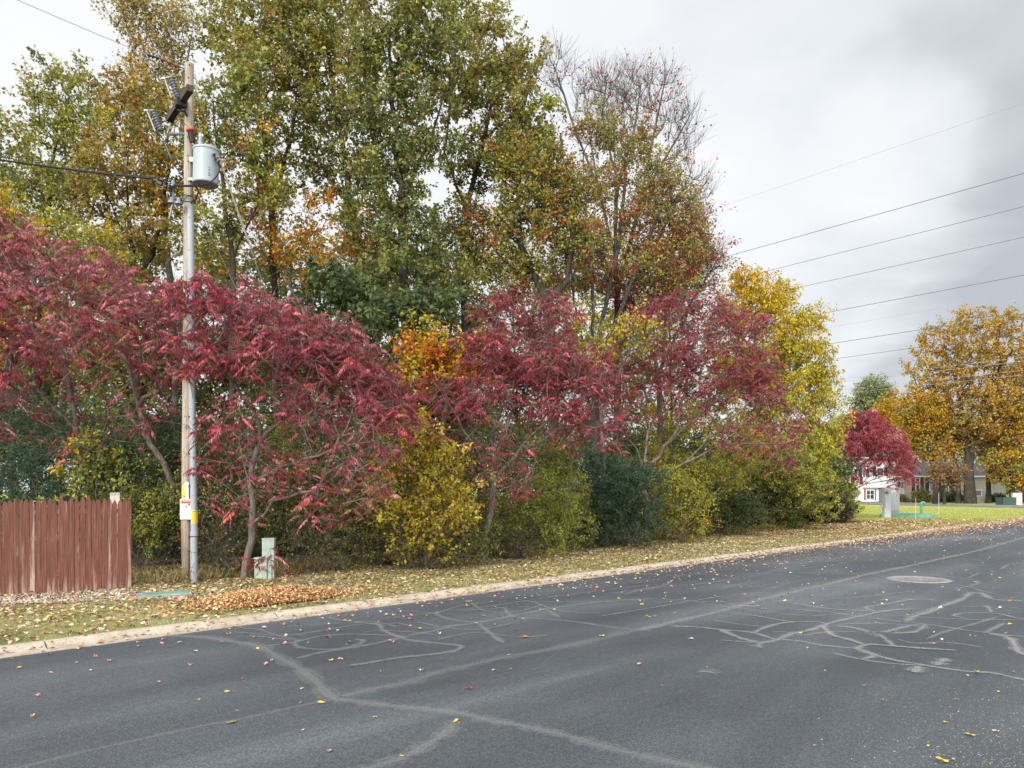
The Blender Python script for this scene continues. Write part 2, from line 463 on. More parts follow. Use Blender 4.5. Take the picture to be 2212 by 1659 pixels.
# ================================================================== SETTING
def grid(name, S, T, zf, mat, kind='structure', loc=None):
    S = np.asarray(S, float); T = np.asarray(T, float); a, b = np.meshgrid(S, T, indexing='ij')
    X = C0[0]+a*U[0]+b*N[0]; Y = C0[1]+a*U[1]+b*N[1]; Z = zf(a, b)
    V = np.stack([X, Y, Z], -1).reshape(-1, 3); ns, nt_ = len(S), len(T)
    i = (np.arange(ns-1)[:, None]*nt_+np.arange(nt_-1)[None, :]).ravel()
    Q = np.stack([i, i+nt_, i+nt_+1, i+1], -1)
    o = from_np(name, V, Q, mat, smooth=True); o['kind'] = kind
    return o
def st_nodes(nt):
    """street-frame coordinates (s,t,z) from world position"""
    g = nd(nt, 'ShaderNodeNewGeometry').outputs['Position']
    return mapping(nt, g, (1, 1, 1), (0, 0, -math.atan2(U[1], U[0])))
# --- asphalt
m, nt, b = newmat('asphalt'); v = st_nodes(nt)
fine = noise(nt, v, 55, 4, .8); grain = noise(nt, v, 16, 5, .75); pat = noise(nt, mapping(nt, v, (.10, .55, 1)), 1.0, 5, .55, .4); pat2 = noise(nt, v, .45, 5, .6)
base = ramp(nt, [(.36, (.054, .062, .071)), (.52, (.078, .087, .097)), (.66, (.118, .129, .141))], pat)
c = mixc(nt, 1.0, base.outputs[0], ramp(nt, [(.3, g3(.82)), (.7, g3(1.14))], pat2).outputs[0], 'MULTIPLY')
c = mixc(nt, 1.0, c, ramp(nt, [(.33, g3(.42)), (.5, g3(.9)), (.60, g3(1.35)), (.70, g3(2.6))], fine).outputs[0], 'MULTIPLY')
c = mixc(nt, 1.0, c, ramp(nt, [(.35, g3(.8)), (.65, g3(1.2))], grain).outputs[0], 'MULTIPLY')
nt.links.new(c, b.inputs['Base Color'])
nt.links.new(ramp(nt, [(.3, g3(.55)), (.7, g3(.8))], pat).outputs[0], b.inputs['Roughness'])
b.inputs['Specular IOR Level'].default_value = .3
bump(nt, b, fine, .55, .008); M['asphalt'] = m
# --- crack sealant ribbons, soft edged
m, nt, b = newmat('crack_sealant'); v = st_nodes(nt)
a = nd(nt, 'ShaderNodeAttribute'); a.attribute_name = 'leafcol'
sep = nd(nt, 'ShaderNodeSeparateColor'); nt.links.new(a.outputs['Color'], sep.inputs[0])
f = noise(nt, v, 24, 5, .8); f2 = noise(nt, v, .8, 4, .6); f3 = noise(nt, v, 55, 3, .8)
c = ramp(nt, [(.3, (.225, .255, .24)), (.5, (.27, .275, .265)), (.7, (.30, .285, .285))], f2).outputs[0]
c = mixc(nt, 1.0, c, ramp(nt, [(.3, g3(.6)), (.7, g3(1.25))], f3).outputs[0], 'MULTIPLY')
nt.links.new(c, b.inputs['Base Color']); b.inputs['Roughness'].default_value = .62; b.inputs['Specular IOR Level'].default_value = .3
al = nd(nt, 'ShaderNodeMath', operation='MULTIPLY_ADD'); nt.links.new(f, al.inputs[0]); al.inputs[1].default_value = 2.6; al.inputs[2].default_value = -1.35
ad = nd(nt, 'ShaderNodeMath', operation='ADD'); nt.links.new(al.outputs[0], ad.inputs[0]); nt.links.new(sep.outputs[0], ad.inputs[1])
ad.use_clamp = True
ml = nd(nt, 'ShaderNodeMath', operation='MULTIPLY'); nt.links.new(ad.outputs[0], ml.inputs[0]); nt.links.new(sep.outputs[1], ml.inputs[1])
tr = nd(nt, 'ShaderNodeBsdfTransparent'); mx = nd(nt, 'ShaderNodeMixShader'); nt.links.new(ml.outputs[0], mx.inputs[0])
nt.links.new(tr.outputs[0], mx.inputs[1]); nt.links.new(b.outputs[0], mx.inputs[2]); nt.links.new(mx.outputs[0], nt.nodes['Material Output'].inputs[0])
M['seal'] = m
# --- concrete kerb
m, nt, b = newmat('kerb_concrete'); v = st_nodes(nt)
f = noise(nt, v, 3, 6, .65); f2 = noise(nt, v, 45, 4, .75)
c = ramp(nt, [(.3, (.30, .235, .165)), (.5, (.42, .35, .27)), (.75, (.50, .445, .365))], f).outputs[0]
c = mixc(nt, 1.0, c, ramp(nt, [(.32, g3(.62)), (.6, g3(1.1))], f2).outputs[0], 'MULTIPLY')
nt.links.new(c, b.inputs['Base Color']); b.inputs['Roughness'].default_value = .85; bump(nt, b, f2, .5, .01); M['kerb'] = m
# --- soil, verge, lawn
m, nt, b = newmat('ground_surface'); v = st_nodes(nt)
sp = nd(nt, 'ShaderNodeSeparateXYZ'); nt.links.new(v, sp.inputs[0])
# offset of the rotated frame so that s=0,t=0 is C0
so = float(C0@U); to = float(C0@N)
def mr(src, a0, a1, b0=0., b1=1.):
    n = nd(nt, 'ShaderNodeMapRange'); n.inputs['From Min'].default_value = a0; n.inputs['From Max'].default_value = a1
    n.inputs['To Min'].default_value = b0; n.inputs['To Max'].default_value = b1; nt.links.new(src, n.inputs[0]); return n.outputs[0]
f = noise(nt, v, .7, 5, .6, .5); f2 = noise(nt, v, 7, 5, .7); f3 = noise(nt, v, 38, 4, .8)
grass = ramp(nt, [(.3, (.14, .14, .055)), (.5, (.26, .24, .10)), (.7, (.36, .31, .15))], f).outputs[0]
lawn = ramp(nt, [(.3, (.25, .26, .07)), (.55, (.33, .34, .09)), (.75, (.40, .37, .12))], f).outputs[0]
soil = ramp(nt, [(.3, (.035, .026, .018)), (.5, (.085, .06, .038)), (.7, (.17, .12, .07))], f2).outputs[0]
tn = nd(nt, 'ShaderNodeMath', operation='MULTIPLY_ADD'); nt.links.new(f, tn.inputs[0]); tn.inputs[1].default_value = 2.4; nt.links.new(sp.outputs[1], tn.inputs[2])
wood_ = mr(tn.outputs[0], to+5.0, to+6.2)
lawnm = mr(sp.outputs[0], so+31, so+35)
c = mixc(nt, wood_, grass, soil); c = mixc(nt, lawnm, c, lawn)
c = mixc(nt, 1.0, c, ramp(nt, [(.3, g3(.6)), (.65, g3(1.25))], f3).outputs[0], 'MULTIPLY')
nt.links.new(c, b.inputs['Base Color']); b.inputs['Roughness'].default_value = .95; b.inputs['Specular IOR Level'].default_value = .1
bump(nt, b, f3, .8, .03); M['ground'] = m

S_near = np.concatenate([[-900, -400, -150, -60, -30], np.arange(-20, 60, .5), [65, 75, 90, 120, 200, 400, 900]])
T_l = np.concatenate([np.arange(.42, 12, .30), [14, 18, 25, 35, 50, 80, 150, 400, 900]])
def gz(a, b):
    w = np.clip((b-.6)/.8, 0, 1)
    return GZ-.005-.048*(1-np.clip((b-.42)/1.3, 0, 1))**1.3+w*(.016*np.sin(a*1.7+b)*np.sin(b*2.1-a*.6)+.012*np.sin(a*4.1+1.3*b))
grid('ground', S_near, T_l, gz, M['ground'])
RW = 13.5
grid('ground', [-900, -60, 0, 60, 200, 900], [-900, -200, -40, -RW-.40], lambda a, b: a*0+GZ, M['ground'])
grid('road', [-900, -60, 0, 30, 60, 120, 300, 900], [-RW, -RW/2, 0.0], lambda a, b: a*0+.0, M['asphalt'])
# kerbs in three-metre lengths with open joints
def kerb(side):
    prof = [(0, -.1), (0, .012), (.20, .006), (.27, .018), (.335, .066), (.37, .076), (.43, .076), (.43, -.1)]
    bm = bmesh.new(); s = -60.2
    while s < 200:
        e = s+3.05-.022
        A = []; B = []
        for t, z in prof:
            tt = t if side > 0 else -RW-t
            dz = .004*math.sin(s*2.3)
            A.append(bm.verts.new(ST(s, tt, z+dz))); B.append(bm.verts.new(ST(e, tt, z+dz)))
        n = len(prof)
        for i in range(n): bm.faces.new((A[i], A[(i+1) % n], B[(i+1) % n], B[i]))
        bm.faces.new(A[::-1]); bm.faces.new(B); s += 3.05
    bmesh.ops.recalc_face_normals(bm, faces=bm.faces)
    me = bpy.data.meshes.new('kerb'); bm.to_mesh(me); bm.free(); me.materials.append(M['kerb'])
    o = bpy.data.objects.new('kerb', me); link(o); o['kind'] = 'structure'
kerb(1); kerb(-1)

# --- sealed cracks measured on the photograph
def za(x, y): return (432+x*.3906, 1188+y*.3906)
def zb(x, y): return (1296+x*.41406, 1116+y*.41406)
def zc(x, y): return (1836.1+x*.16992, 1188.1+y*.16992)
SEALS = [
 (za, .20, 1.0, [(-300,470),(0,480),(180,505),(330,535),(430,590),(540,650),(620,710),(700,790),(745,825)]),
 (za, .17, .95, [(745,825),(860,835),(1000,855),(1150,870),(1300,885),(1450,905),(1600,940),(1800,975),(2000,1020),(2212,1080),(2500,1150),(2900,1230)]),
 (za, .07, .38, [(745,825),(560,860),(380,900),(200,940),(0,975),(-300,1040),(-700,1130),(-1100,1230)]),
 (za, .20, .75, [(790,810),(950,770),(1150,730),(1300,680),(1500,635),(1700,590),(1900,555),(2212,490),(2330,460),(2560,420)]),
 (zb, .20, .7, [(200,590),(400,545),(640,490),(820,440),(1000,395),(1200,350),(1400,300),(1600,260),(1800,215),(2000,170),(2212,110),(2500,50)]),
 (za, .16, .6, [(1410,945),(1370,1000),(1280,1060),(1180,1120),(1050,1170),(930,1206),(850,1230)]),
 (za, .10, .6, [(535,600),(650,570),(780,550),(900,530),(1050,500),(1150,475),(1300,445),(1400,420),(1520,405),(1700,370),(1900,330),(2100,300),(2300,282),(2500,270)]),
 (za, .07, .6, [(360,530),(520,510),(620,485),(720,470),(860,465),(1010,470),(1110,475)]),
 (za, .09, .6, [(560,495),(525,515),(560,540),(700,550),(800,540),(880,520),(900,500),(860,493)]),
 (za, .06, .5, [(250,470),(400,485),(520,500)]),
 (za, .06, .55, [(500,470),(620,455),(760,430),(900,410),(1000,410),(1100,405),(1200,430),(1300,430),(1440,410)]),
 (za, .09, .7, [(850,400),(980,410),(1010,440),(1060,465),(1100,480),(1160,498),(1300,515),(1440,530),(1400,560),(1250,580),(1100,595),(950,620),(820,640)]),
 (za, .09, .65, [(1300,350),(1340,370),(1420,390),(1520,400),(1570,430),(1610,465),(1680,515)]),
 (za, .06, .5, [(1320,495),(1450,465),(1550,455),(1650,470),(1800,480),(1930,470)]),
 (za, .08, .65, [(1450,335),(1600,325),(1680,320),(1700,345),(1740,370),(1900,380),(2100,400),(2300,430),(2500,445)]),
 (za, .07, .5, [(1000,380),(1300,345),(1600,310),(1900,265),(2212,225),(2500,190)]),
 (za, .05, .5, [(1100,330),(1250,345),(1300,350),(1480,300),(1700,280)]),
 (za, .07, .6, [(1750,310),(1900,325),(1950,350),(1990,375)]),
 (za, .05, .5, [(350,430),(600,415),(850,400)]),
 (za, .05, .45, [(150,450),(400,470),(620,470)]),
 (zb, .09, .9, [(370,570),(500,575),(640,590),(800,605),(900,635),(1050,650),(1150,670),(1340,690),(1450,725),(1550,750),(1700,775),(1900,805),(2050,815),(2212,850),(2500,900)]),
 (zb, .10, .9, [(630,590),(700,620),(760,640),(850,655),(930,640),(1000,610),(1100,590),(1200,555),(1350,520),(1500,490),(1640,480)]),
 (zb, .10, .8, [(840,685),(825,670),(850,657)]),
 (zb, .05, .7, [(620,643),(780,655),(840,660)]),
 (zb, .09, .85, [(800,605),(870,575),(950,555),(1020,548)]),
 (zb, .06, .8, [(640,500),(800,515),(980,545),(1150,550),(1180,575)]),
 (zb, .10, .95, [(1160,570),(1180,590),(1220,620),(1300,640),(1380,668)]),
 (zb, .09, .9, [(1335,692),(1370,672),(1440,667),(1600,680),(1860,697)]),
 (zb, .10, .9, [(1340,690),(1400,712),(1425,728),(1370,740)]),
 (zb, .06, .8, [(1190,705),(1300,730),(1400,750),(1550,768),(1700,775)]),
 (zb, .10, .85, [(1120,570),(1300,575),(1450,605),(1600,572),(1690,563),(1640,600),(1500,605),(1400,600)]),
 (zb, .08, .85, [(1450,610),(1500,645),(1540,675),(1600,678)]),
 (zb, .09, .85, [(860,430),(1000,450),(1200,480),(1370,490),(1430,492),(1385,473),(1500,455),(1600,435),(1700,430),(1750,437)]),
 (zb, .07, .8, [(980,480),(1200,500),(1350,520),(1500,540),(1700,560),(1900,590),(2100,615),(2212,625),(2500,640)]),
 (zb, .13, .9, [(1600,545),(1640,520),(1720,495),(1820,455),(1900,425),(1930,400),(1990,400),(2050,430),(2212,440)]),
 (zb, .05, .7, [(1500,515),(1700,525),(1900,535),(2212,540),(2400,545)]),
 (zb, .09, .7, [(2010,605),(2060,580),(2110,555)]),
 (zb, .12, .9, [(2030,610),(2130,630),(2160,660),(2180,700),(2230,725)]),
 (zb, .08, .8, [(1900,527),(1850,518),(1880,505),(2000,502),(2100,510),(2180,530),(2300,540)]),
 (zb, .14, .9, [(1760,775),(1780,755),(1810,740)]), (zb, .15, .9, [(1640,812),(1665,780)]),
 (zb, .05, .6, [(0,520),(150,495),(300,470),(480,440),(660,410)]),
 (zb, .05, .55, [(0,400),(100,395),(230,375),(400,360),(560,345),(700,325)]),
 (zb, .07, .6, [(130,405),(200,385),(330,360),(370,340)]),
 (zb, .06, .7, [(980,290),(1200,295),(1400,300),(1500,318)]),
 (zb, .06, .75, [(1050,380),(1100,375),(1300,355),(1540,345),(1700,350),(1900,362),(2000,390),(2100,410)]),
 (zb, .07, .7, [(1500,300),(1700,303),(1850,318),(1975,338),(1920,365),(1850,375)]),
 (zb, .06, .6, [(1920,320),(1980,295),(2050,290),(2030,275)]),
 (zb, .05, .5, [(750,360),(900,370),(1050,375),(1100,380)]),
 (zb, .06, .5, [(1000,270),(1170,260),(1320,230),(1340,205)]),
 (zb, .05, .55, [(1600,200),(1900,220),(2212,250)]), (zb, .05, .55, [(1500,170),(1750,180),(2000,200),(2250,215)]),
 (zb, .10, .6, [(2095,275),(2130,250),(2212,240)]), (zb, .09, .8, [(2000,463),(2030,475),(2040,500)]),
 (zb, .06, .4, [(300,240),(600,210),(900,170)]), (zb, .05, .45, [(400,430),(650,470),(900,510)]),
 (zb, .05, .55, [(1900,425),(1750,470),(1600,520)]), (zb, .04, .6, [(1480,420),(1600,428),(1700,432)]),
 (zb, .04, .5, [(1100,590),(1300,560),(1500,560)]), (zb, .05, .6, [(900,600),(980,603),(1060,620)]),
 (zb, .05, .45, [(0,440),(200,430),(500,440),(900,470)]), (zb, .05, .5, [(1380,600),(1440,625),(1420,600)]),
 (zb, .04, .5, [(2100,400),(2212,395)]), (zb, .04, .5, [(1990,405),(2100,425),(2212,440)]),
 (za, .05, .6, [(700,370),(820,395),(980,400),(1090,425)]), (za, .05, .6, [(1500,290),(1560,330),(1680,345),(1780,335),(1900,300)]), (za, .06, .55, [(1220,400),(1330,425),(1480,440),(1600,430),(1750,400)]), (za, .05, .55, [(200,430),(330,440),(420,470),(560,500)]), (za, .05, .6, [(1740,270),(1850,290),(1960,330),(2080,345),(2212,350)]), (za, .05, .5, [(900,455),(1000,445),(1180,455),(1300,470)]),
 (zb, .05, .7, [(700,470),(900,500),(1100,515),(1300,505)]), (zb, .05, .7, [(1250,560),(1400,555),(1600,565),(1750,590)]), (zb, .05, .7, [(1050,620),(1200,600),(1350,600)]), (zb, .05, .65, [(1700,640),(1800,600),(1950,560),(2080,520)]), (zb, .05, .65, [(1550,640),(1650,660),(1800,655),(2000,680)]), (zb, .05, .6, [(1750,450),(1900,470),(2050,465),(2212,480)]), (zb, .05, .6, [(600,540),(720,560),(860,575)]), (zb, .05, .6, [(1200,430),(1350,420),(1500,405),(1650,385)]),
 (zb, .05, .5, [(300,310),(600,300),(900,300),(1200,330)]),(zb, .05, .45, [(-500,440),(-200,445),(0,440)]),
]
def catmull(p, k=5):
    p = np.array(p, float); q = np.vstack([2*p[0]-p[1], p, 2*p[-1]-p[-2]]); out = []
    for i in range(1, len(q)-2):
        for j in range(k):
            t = j/k; a, b_, c_, d_ = q[i-1], q[i], q[i+1], q[i+2]
            out.append(.5*((2*b_)+(-a+c_)*t+(2*a-5*b_+4*c_-d_)*t*t+(-a+3*b_-3*c_+d_)*t**3))
    out.append(q[-2]); return np.array(out)
V = []; Q = []; Cc = []
for i, (fn, w, al, pts) in enumerate(SEALS):
    z = .003+(i % 14)*.0005
    gp = np.array([G(*fn(x, y), z=z)[:2] for x, y in pts]); gp = catmull(gp, 6); w = max(w, .06)*1.5
    tn_ = np.gradient(gp, axis=0); tn_ /= np.maximum(np.linalg.norm(tn_, axis=1, keepdims=True), 1e-6); nn = np.stack([-tn_[:, 1], tn_[:, 0]], 1)
    nn = np.array(nn); ww = w*(.75+.35*np.sin(np.arange(len(gp))*1.1+i)*np.sin(np.arange(len(gp))*.37+2*i)+.15*rng.random(len(gp)))
    ww[0] *= .35; ww[-1] *= .35
    off = len(V); lanes = [-1.15, -.8, -.35, .35, .8, 1.15]; ed = [.0, .55, 1., .55, .0]
    for j in range(len(gp)):
        for l in lanes: q = gp[j]+nn[j]*l*ww[j]*.5; V.append((q[0], q[1], z))
    for j in range(len(gp)-1):
        for k in range(5):
            a0 = off+j*6+k; Q.append((a0, a0+1, a0+7, a0+6)); Cc.append((ed[k]*1.0+.12*(k in (0, 4)), al*((.42 if w > .24 else .72) if fn is za else .85), 0))
o = from_np('crack_sealant', np.array(V), np.array(Q), M['seal'], cols=np.array(Cc)); o['kind'] = 'structure'
# pale scuffs on the asphalt
mk, nt, b = newmat('asphalt_scuff'); v = st_nodes(nt)
a = nd(nt, 'ShaderNodeAttribute'); a.attribute_name = 'leafcol'
b.inputs['Base Color'].default_value = (.30, .34, .31, 1); b.inputs['Roughness'].default_value = .8
f = noise(nt, v, 9, 5, .7); r_ = ramp(nt, [(.4, g3(0)), (.8, g3(1))], f); ml = nd(nt, 'ShaderNodeMath', operation='MULTIPLY'); nt.links.new(r_.outputs[0], ml.inputs[0]); nt.links.new(a.outputs['Fac'], ml.inputs[1])
tr = nd(nt, 'ShaderNodeBsdfTransparent'); mx = nd(nt, 'ShaderNodeMixShader'); nt.links.new(ml.outputs[0], mx.inputs[0]); nt.links.new(tr.outputs[0], mx.inputs[1]); nt.links.new(b.outputs[0], mx.inputs[2]); nt.links.new(mx.outputs[0], nt.nodes['Material Output'].inputs[0])
V = []; Q = []; Cc = []
for (px, py, rx, ry) in [(1532,1450,.16,.14)]:
    c = G(px, py, .011); R_ = 9
    for ri in range(R_):
        for k in range(24):
            rr = ri/(R_-1)*(1+.25*math.sin(k*2.1)+.2*math.sin(k*3.7)); V.append((c[0]+rx*rr*math.cos(k/24*6.283), c[1]+ry*rr*math.sin(k/24*6.283), .011))
    for ri in range(R_-1):
        for k in range(24):
            Q.append((ri*24+k, ri*24+(k+1) % 24, (ri+1)*24+(k+1) % 24, (ri+1)*24+k)); Cc.append(g3(1.1*(1-(ri+.5)/(R_-1))))
o = from_np('paint_scuff', np.array(V), np.array(Q), mk, cols=np.array(Cc)); o['kind'] = 'structure'

# manhole with its concrete collar, and a small valve hole
mh = G(1984, 1252, 0); M['mh_conc'] = mat_simple('manhole_concrete', (.22, .205, .207), .8, .25, 5, bmp=.3); M['iron'] = mat_simple('cast_iron', (.21, .19, .19), .65, .25, 30, metal=.1, bmp=.3)
th = thing('manhole', 'round manhole with pale collar set in the asphalt', 'manhole', mh)
q = MB(); q.lathe(mh+np.array([0, 0, -.05]), (0, 0, 1), [(0, .62), (.058, .62), (.064, .60), (.064, .395), (.02, .39)], 48); q.build('collar', M['mh_conc'], th)
q = MB(); q.lathe(mh+np.array([0, 0, -.02]), (0, 0, 1), [(0, .38), (.026, .38), (.030, .37), (.030, .30), (.026, .29), (.026, .20), (.031, .19), (.031, .05)], 48)
for k in range(12): q.box(mh+np.array([math.cos(k*.5236)*.245, math.sin(k*.5236)*.245, .012]), (.06, .02, .006), rotz(k*.5236))
q.build('cover', M['iron'], th)
vb = G(1622, 1307, 0); M['black'] = mat_simple('black_rubber', (.012, .012, .013), .5, .2)
th = thing('valve_box', 'small dark iron valve box ringed with yellow leaves in the road', 'valve box', vb)
q = MB(); q.lathe(vb+np.array([0, 0, -.03]), (0, 0, 1), [(0, .13), (.036, .13), (.038, .11), (.030, .10)], 20); q.build('rim', M['iron'], th)
q = MB(); q.lathe(vb+np.array([0, 0, -.028]), (0, 0, 1), [(0, .098), (.031, .098)], 20); q.build('lid', M['black'], th)

# side street beyond the lawn
def strip(name, left, right, z, mat, kind='structure'):
    q = MB()
    for (a, b_), (c_, d_) in zip(zip(left, right), zip(left[1:], right[1:])): q.poly([(*a, z), (*b_, z), (*d_, z), (*c_, z)])
    bmesh.ops.remove_doubles(q.bm, verts=q.bm.verts, dist=1e-4)
    o = q.build(name, mat); o['kind'] = kind; return o
M['asphalt_pale'] = mat_simple('pale_asphalt', (.17, .165, .17), .85, .15, 3, bmp=.2)
strip('side_street', [(30,99),(43.5,96.5),(46,88),(49.8,76),(55,67)], [(30,107),(50,105.5),(54,95),(59,83.5),(64,75)], GZ+.03, M['asphalt_pale'])
strip('driveway', [(48,104.9),(49.5,110),(49.7,113)], [(53.2,100),(54.4,109),(54.7,113)], GZ+.05, M['asphalt_pale'])

# ================================================================== FENCE, POLE AND SMALL THINGS
def mat_picket():
    m, nt, b = newmat('faded_red_paint'); tc = nd(nt, 'ShaderNodeTexCoord').outputs['Object']
    oi = nd(nt, 'ShaderNodeObjectInfo')
    v = mapping(nt, tc, (9, 9, .55)); addv = nd(nt, 'ShaderNodeVectorMath', operation='ADD'); nt.links.new(v, addv.inputs[0])
    cmb = nd(nt, 'ShaderNodeCombineXYZ'); mu = nd(nt, 'ShaderNodeMath', operation='MULTIPLY'); mu.inputs[1].default_value = 37.; nt.links.new(oi.outputs['Random'], mu.inputs[0]); nt.links.new(mu.outputs[0], cmb.inputs[0]); nt.links.new(cmb.outputs[0], addv.inputs[1])
    f = noise(nt, addv.outputs[0], 1.6, 6, .62, .3); f2 = noise(nt, mapping(nt, addv.outputs[0], (3, 3, 1.4)), 2.2, 5, .75)
    red = ramp(nt, [(.3, (.05, .017, .010)), (.44, (.115, .037, .022)), (.57, (.17, .060, .038)), (.70, (.30, .17, .12))], f2).outputs[0]
    bare = ramp(nt, [(.3, (.28, .15, .11)), (.7, (.50, .41, .34))], f2).outputs[0]
    sp = nd(nt, 'ShaderNodeSeparateXYZ'); nt.links.new(tc, sp.inputs[0])
    zr = nd(nt, 'ShaderNodeMapRange'); nt.links.new(sp.outputs[2], zr.inputs[0]); zr.inputs['From Min'].default_value = .02; zr.inputs['From Max'].default_value = .42; zr.inputs['To Min'].default_value = .13; zr.inputs['To Max'].default_value = 0
    rr = nd(nt, 'ShaderNodeMath', operation='MULTIPLY_ADD'); nt.links.new(oi.outputs['Random'], rr.inputs[0]); rr.inputs[1].default_value = .16; rr.inputs[2].default_value = -.09
    s1 = nd(nt, 'ShaderNodeMath', operation='ADD'); nt.links.new(f, s1.inputs[0]); nt.links.new(rr.outputs[0], s1.inputs[1])
    s2 = nd(nt, 'ShaderNodeMath', operation='ADD'); nt.links.new(s1.outputs[0], s2.inputs[0]); nt.links.new(zr.outputs[0], s2.inputs[1])
    k = ramp(nt, [(.585, g3(0)), (.74, g3(.95))], s2.outputs[0])
    nt.links.new(mixc(nt, k.outputs[0], red, bare), b.inputs['Base Color']); b.inputs['Roughness'].default_value = .8
    bump(nt, b, f2, .5, .006); return m
M['picket'] = mat_picket()
fs0, ft0 = -15.2, 5.35
pA = G(-10, 1290); pB = G(284, 1270); sA, tA = toST(pA); sB, tB = toST(pB)
fd = unit((pB-pA)[None])[0]; fn_ = np.array([fd[1], -fd[0], 0])
fence = thing('picket_fence', 'weathered barn red stockade fence with pointed pickets and peeling paint', 'fence', pB)
np_ = 44; pw = .079; fr = random.Random(3)
x = 0
for i in range(np_):
    w = pw*fr.uniform(.86, 1.1); c = pB-fd*(x+w/2)+fn_*fr.uniform(-.004, .006); x += w+fr.uniform(.002, .006)
    h = 1.635+fr.uniform(-.045, .02); z0 = GZ-.02+fr.uniform(0, .03); tk = .018; hw = w/2; sl = .085
    out = [(-hw, 0), (hw, 0), (hw, h-sl), (hw*.55, h-.03), (hw*.16, h-.003), (-hw*.16, h), (-hw*.55, h-.03), (-hw, h-sl)]
    tilt = fr.uniform(-.006, .006)
    q = MB(); q.prism([c+fd*(a+tilt*bb)+np.array([0, 0, z0+bb-c[2]]) for a, bb in out], -fn_*tk)
    o = q.build('picket', M['picket'], None, loc=(c[0], c[1], GZ)); o.parent = fence; o.location = Vector(o.location)-fence.location
M['raw_wood'] = mat_simple('weathered_wood', (.45, .40, .34), .85, .25, 12, bmp=.3)
for zz in (.35, .95, 1.4):
    q = MB(); mid = pB-fd*x/2-fn_*.045; q.box((mid[0], mid[1], GZ+zz), (x, .04, .07), rotz(math.atan2(fd[1], fd[0]))); q.build('rail', M['raw_wood'], fence)
for k in range(2):
    pp = pB-fd*(.12+k*2.4)-fn_*.12; q = MB(); q.box((pp[0], pp[1], GZ+.7), (.09, .09, 1.5), rotz(math.atan2(fd[1], fd[0]))); q.build('post', M['raw_wood'], fence)
# pale post with a split top behind the fence
pp = P(249, 1066, 14.9); th = thing('wooden_post', 'pale splintered post top showing above the red fence', 'post', (pp[0], pp[1], GZ))
q = MB(); q.box((pp[0], pp[1], GZ+(pp[2]-GZ)/2-.02), (.17, .09, pp[2]-GZ-.04), rotz(.3), .004)
for k in range(7): q.box((pp[0]-.07+k*.0235, pp[1]-.0+(k-3)*.0073, pp[2]-.02), (.016, .085, .07+.02*(k % 2)), rotz(.3))
q.build('timber', M['raw_wood'], th)

# --- utility pole
PD = 15.04; pole_b = G(402, 1258); top = P(409, 138, PD)
def polept(py, dx=0, dd=0):    # centre line of the pole at picture height py
    f_ = (1258-py)/(1258-138.); return P(402+7*f_+dx, py, PD+dd)
M['pole'] = None
m, nt, b = newmat('pole_wood'); tc = nd(nt, 'ShaderNodeTexCoord').outputs['Object']
f = noise(nt, mapping(nt, tc, (6, 6, .35)), 3, 6, .7, .3); f2 = noise(nt, mapping(nt, tc, (20, 20, .8)), 4, 5, .7); f3 = noise(nt, mapping(nt, tc, (1, 1, .25)), 1.0, 3)
c = ramp(nt, [(.3, (.23, .175, .13)), (.5, (.36, .30, .235)), (.72, (.46, .41, .345))], f).outputs[0]
c = mixc(nt, 1.0, c, ramp(nt, [(.3, g3(.5)), (.5, g3(.95)), (.7, g3(1.1))], f2).outputs[0], 'MULTIPLY')
sp = nd(nt, 'ShaderNodeSeparateXYZ'); nt.links.new(tc, sp.inputs[0])
zr = nd(nt, 'ShaderNodeMapRange'); nt.links.new(sp.outputs[2], zr.inputs[0]); zr.inputs['From Min'].default_value = .6; zr.inputs['From Max'].default_value = 1.6
c = mixc(nt, zr.outputs[0], mixc(nt, 1.0, c, (.62, .55, .48), 'MULTIPLY'), c)
nt.links.new(c, b.inputs['Base Color']); b.inputs['Roughness'].default_value = .85; bump(nt, b, f2, .6, .01); M['pole'] = m
M['conduit'] = mat_simple('grey_pvc', (.28, .305, .33), .45, .06, 2)
M['galv'] = mat_simple('galvanised_steel', (.24, .25, .26), .5, .2, 20, metal=.5)
M['porc'] = mat_simple('grey_porcelain', (.16, .18, .21), .35, .15, 10, spec=.6)
M['brownporc'] = mat_simple('brown_porcelain', (.20, .055, .04), .3, .2, 10, spec=.6)
M['polym'] = mat_simple('dark_polymer', (.05, .04, .04), .5, .2, 12)
M['redcap'] = mat_simple('red_rubber', (.55, .09, .06), .5, .1)
M['oldarm'] = mat_simple('dark_timber', (.055, .038, .03), .8, .35, 20, bmp=.5)
pole = thing('utility_pole', 'tall bleached wooden utility pole with crossarm and grey conduit beside the red fence', 'utility pole', pole_b)
q = MB(); pts = []; rd = []
for k in range(26):
    u = k/25; c = polept(1258-(1120)*u); 
    if k == 0: c[2] = GZ-.1
    pts.append(c); rd.append(.097-.012*u+random.uniform(-.0015, .0015)-(.012 if k < 2 else 0))
q.tube(pts, rd, 18); q.build('shaft', M['pole'], pole)
q = MB()
for (py, side) in [(145, .3), (172, .1), (256, -.1), (300, 0), (340, .1), (352, .2), (620, .3), (760, .2), (900, -.2)]:
    c = polept(py); a = -1.45+side; q = MB(); q.lathe(c+np.array([math.cos(a), math.sin(a), 0])*.085, (math.cos(a), math.sin(a), 0), [(0, .012), (.012, .012)], 8); q.build('bolt', M['black'], pole)
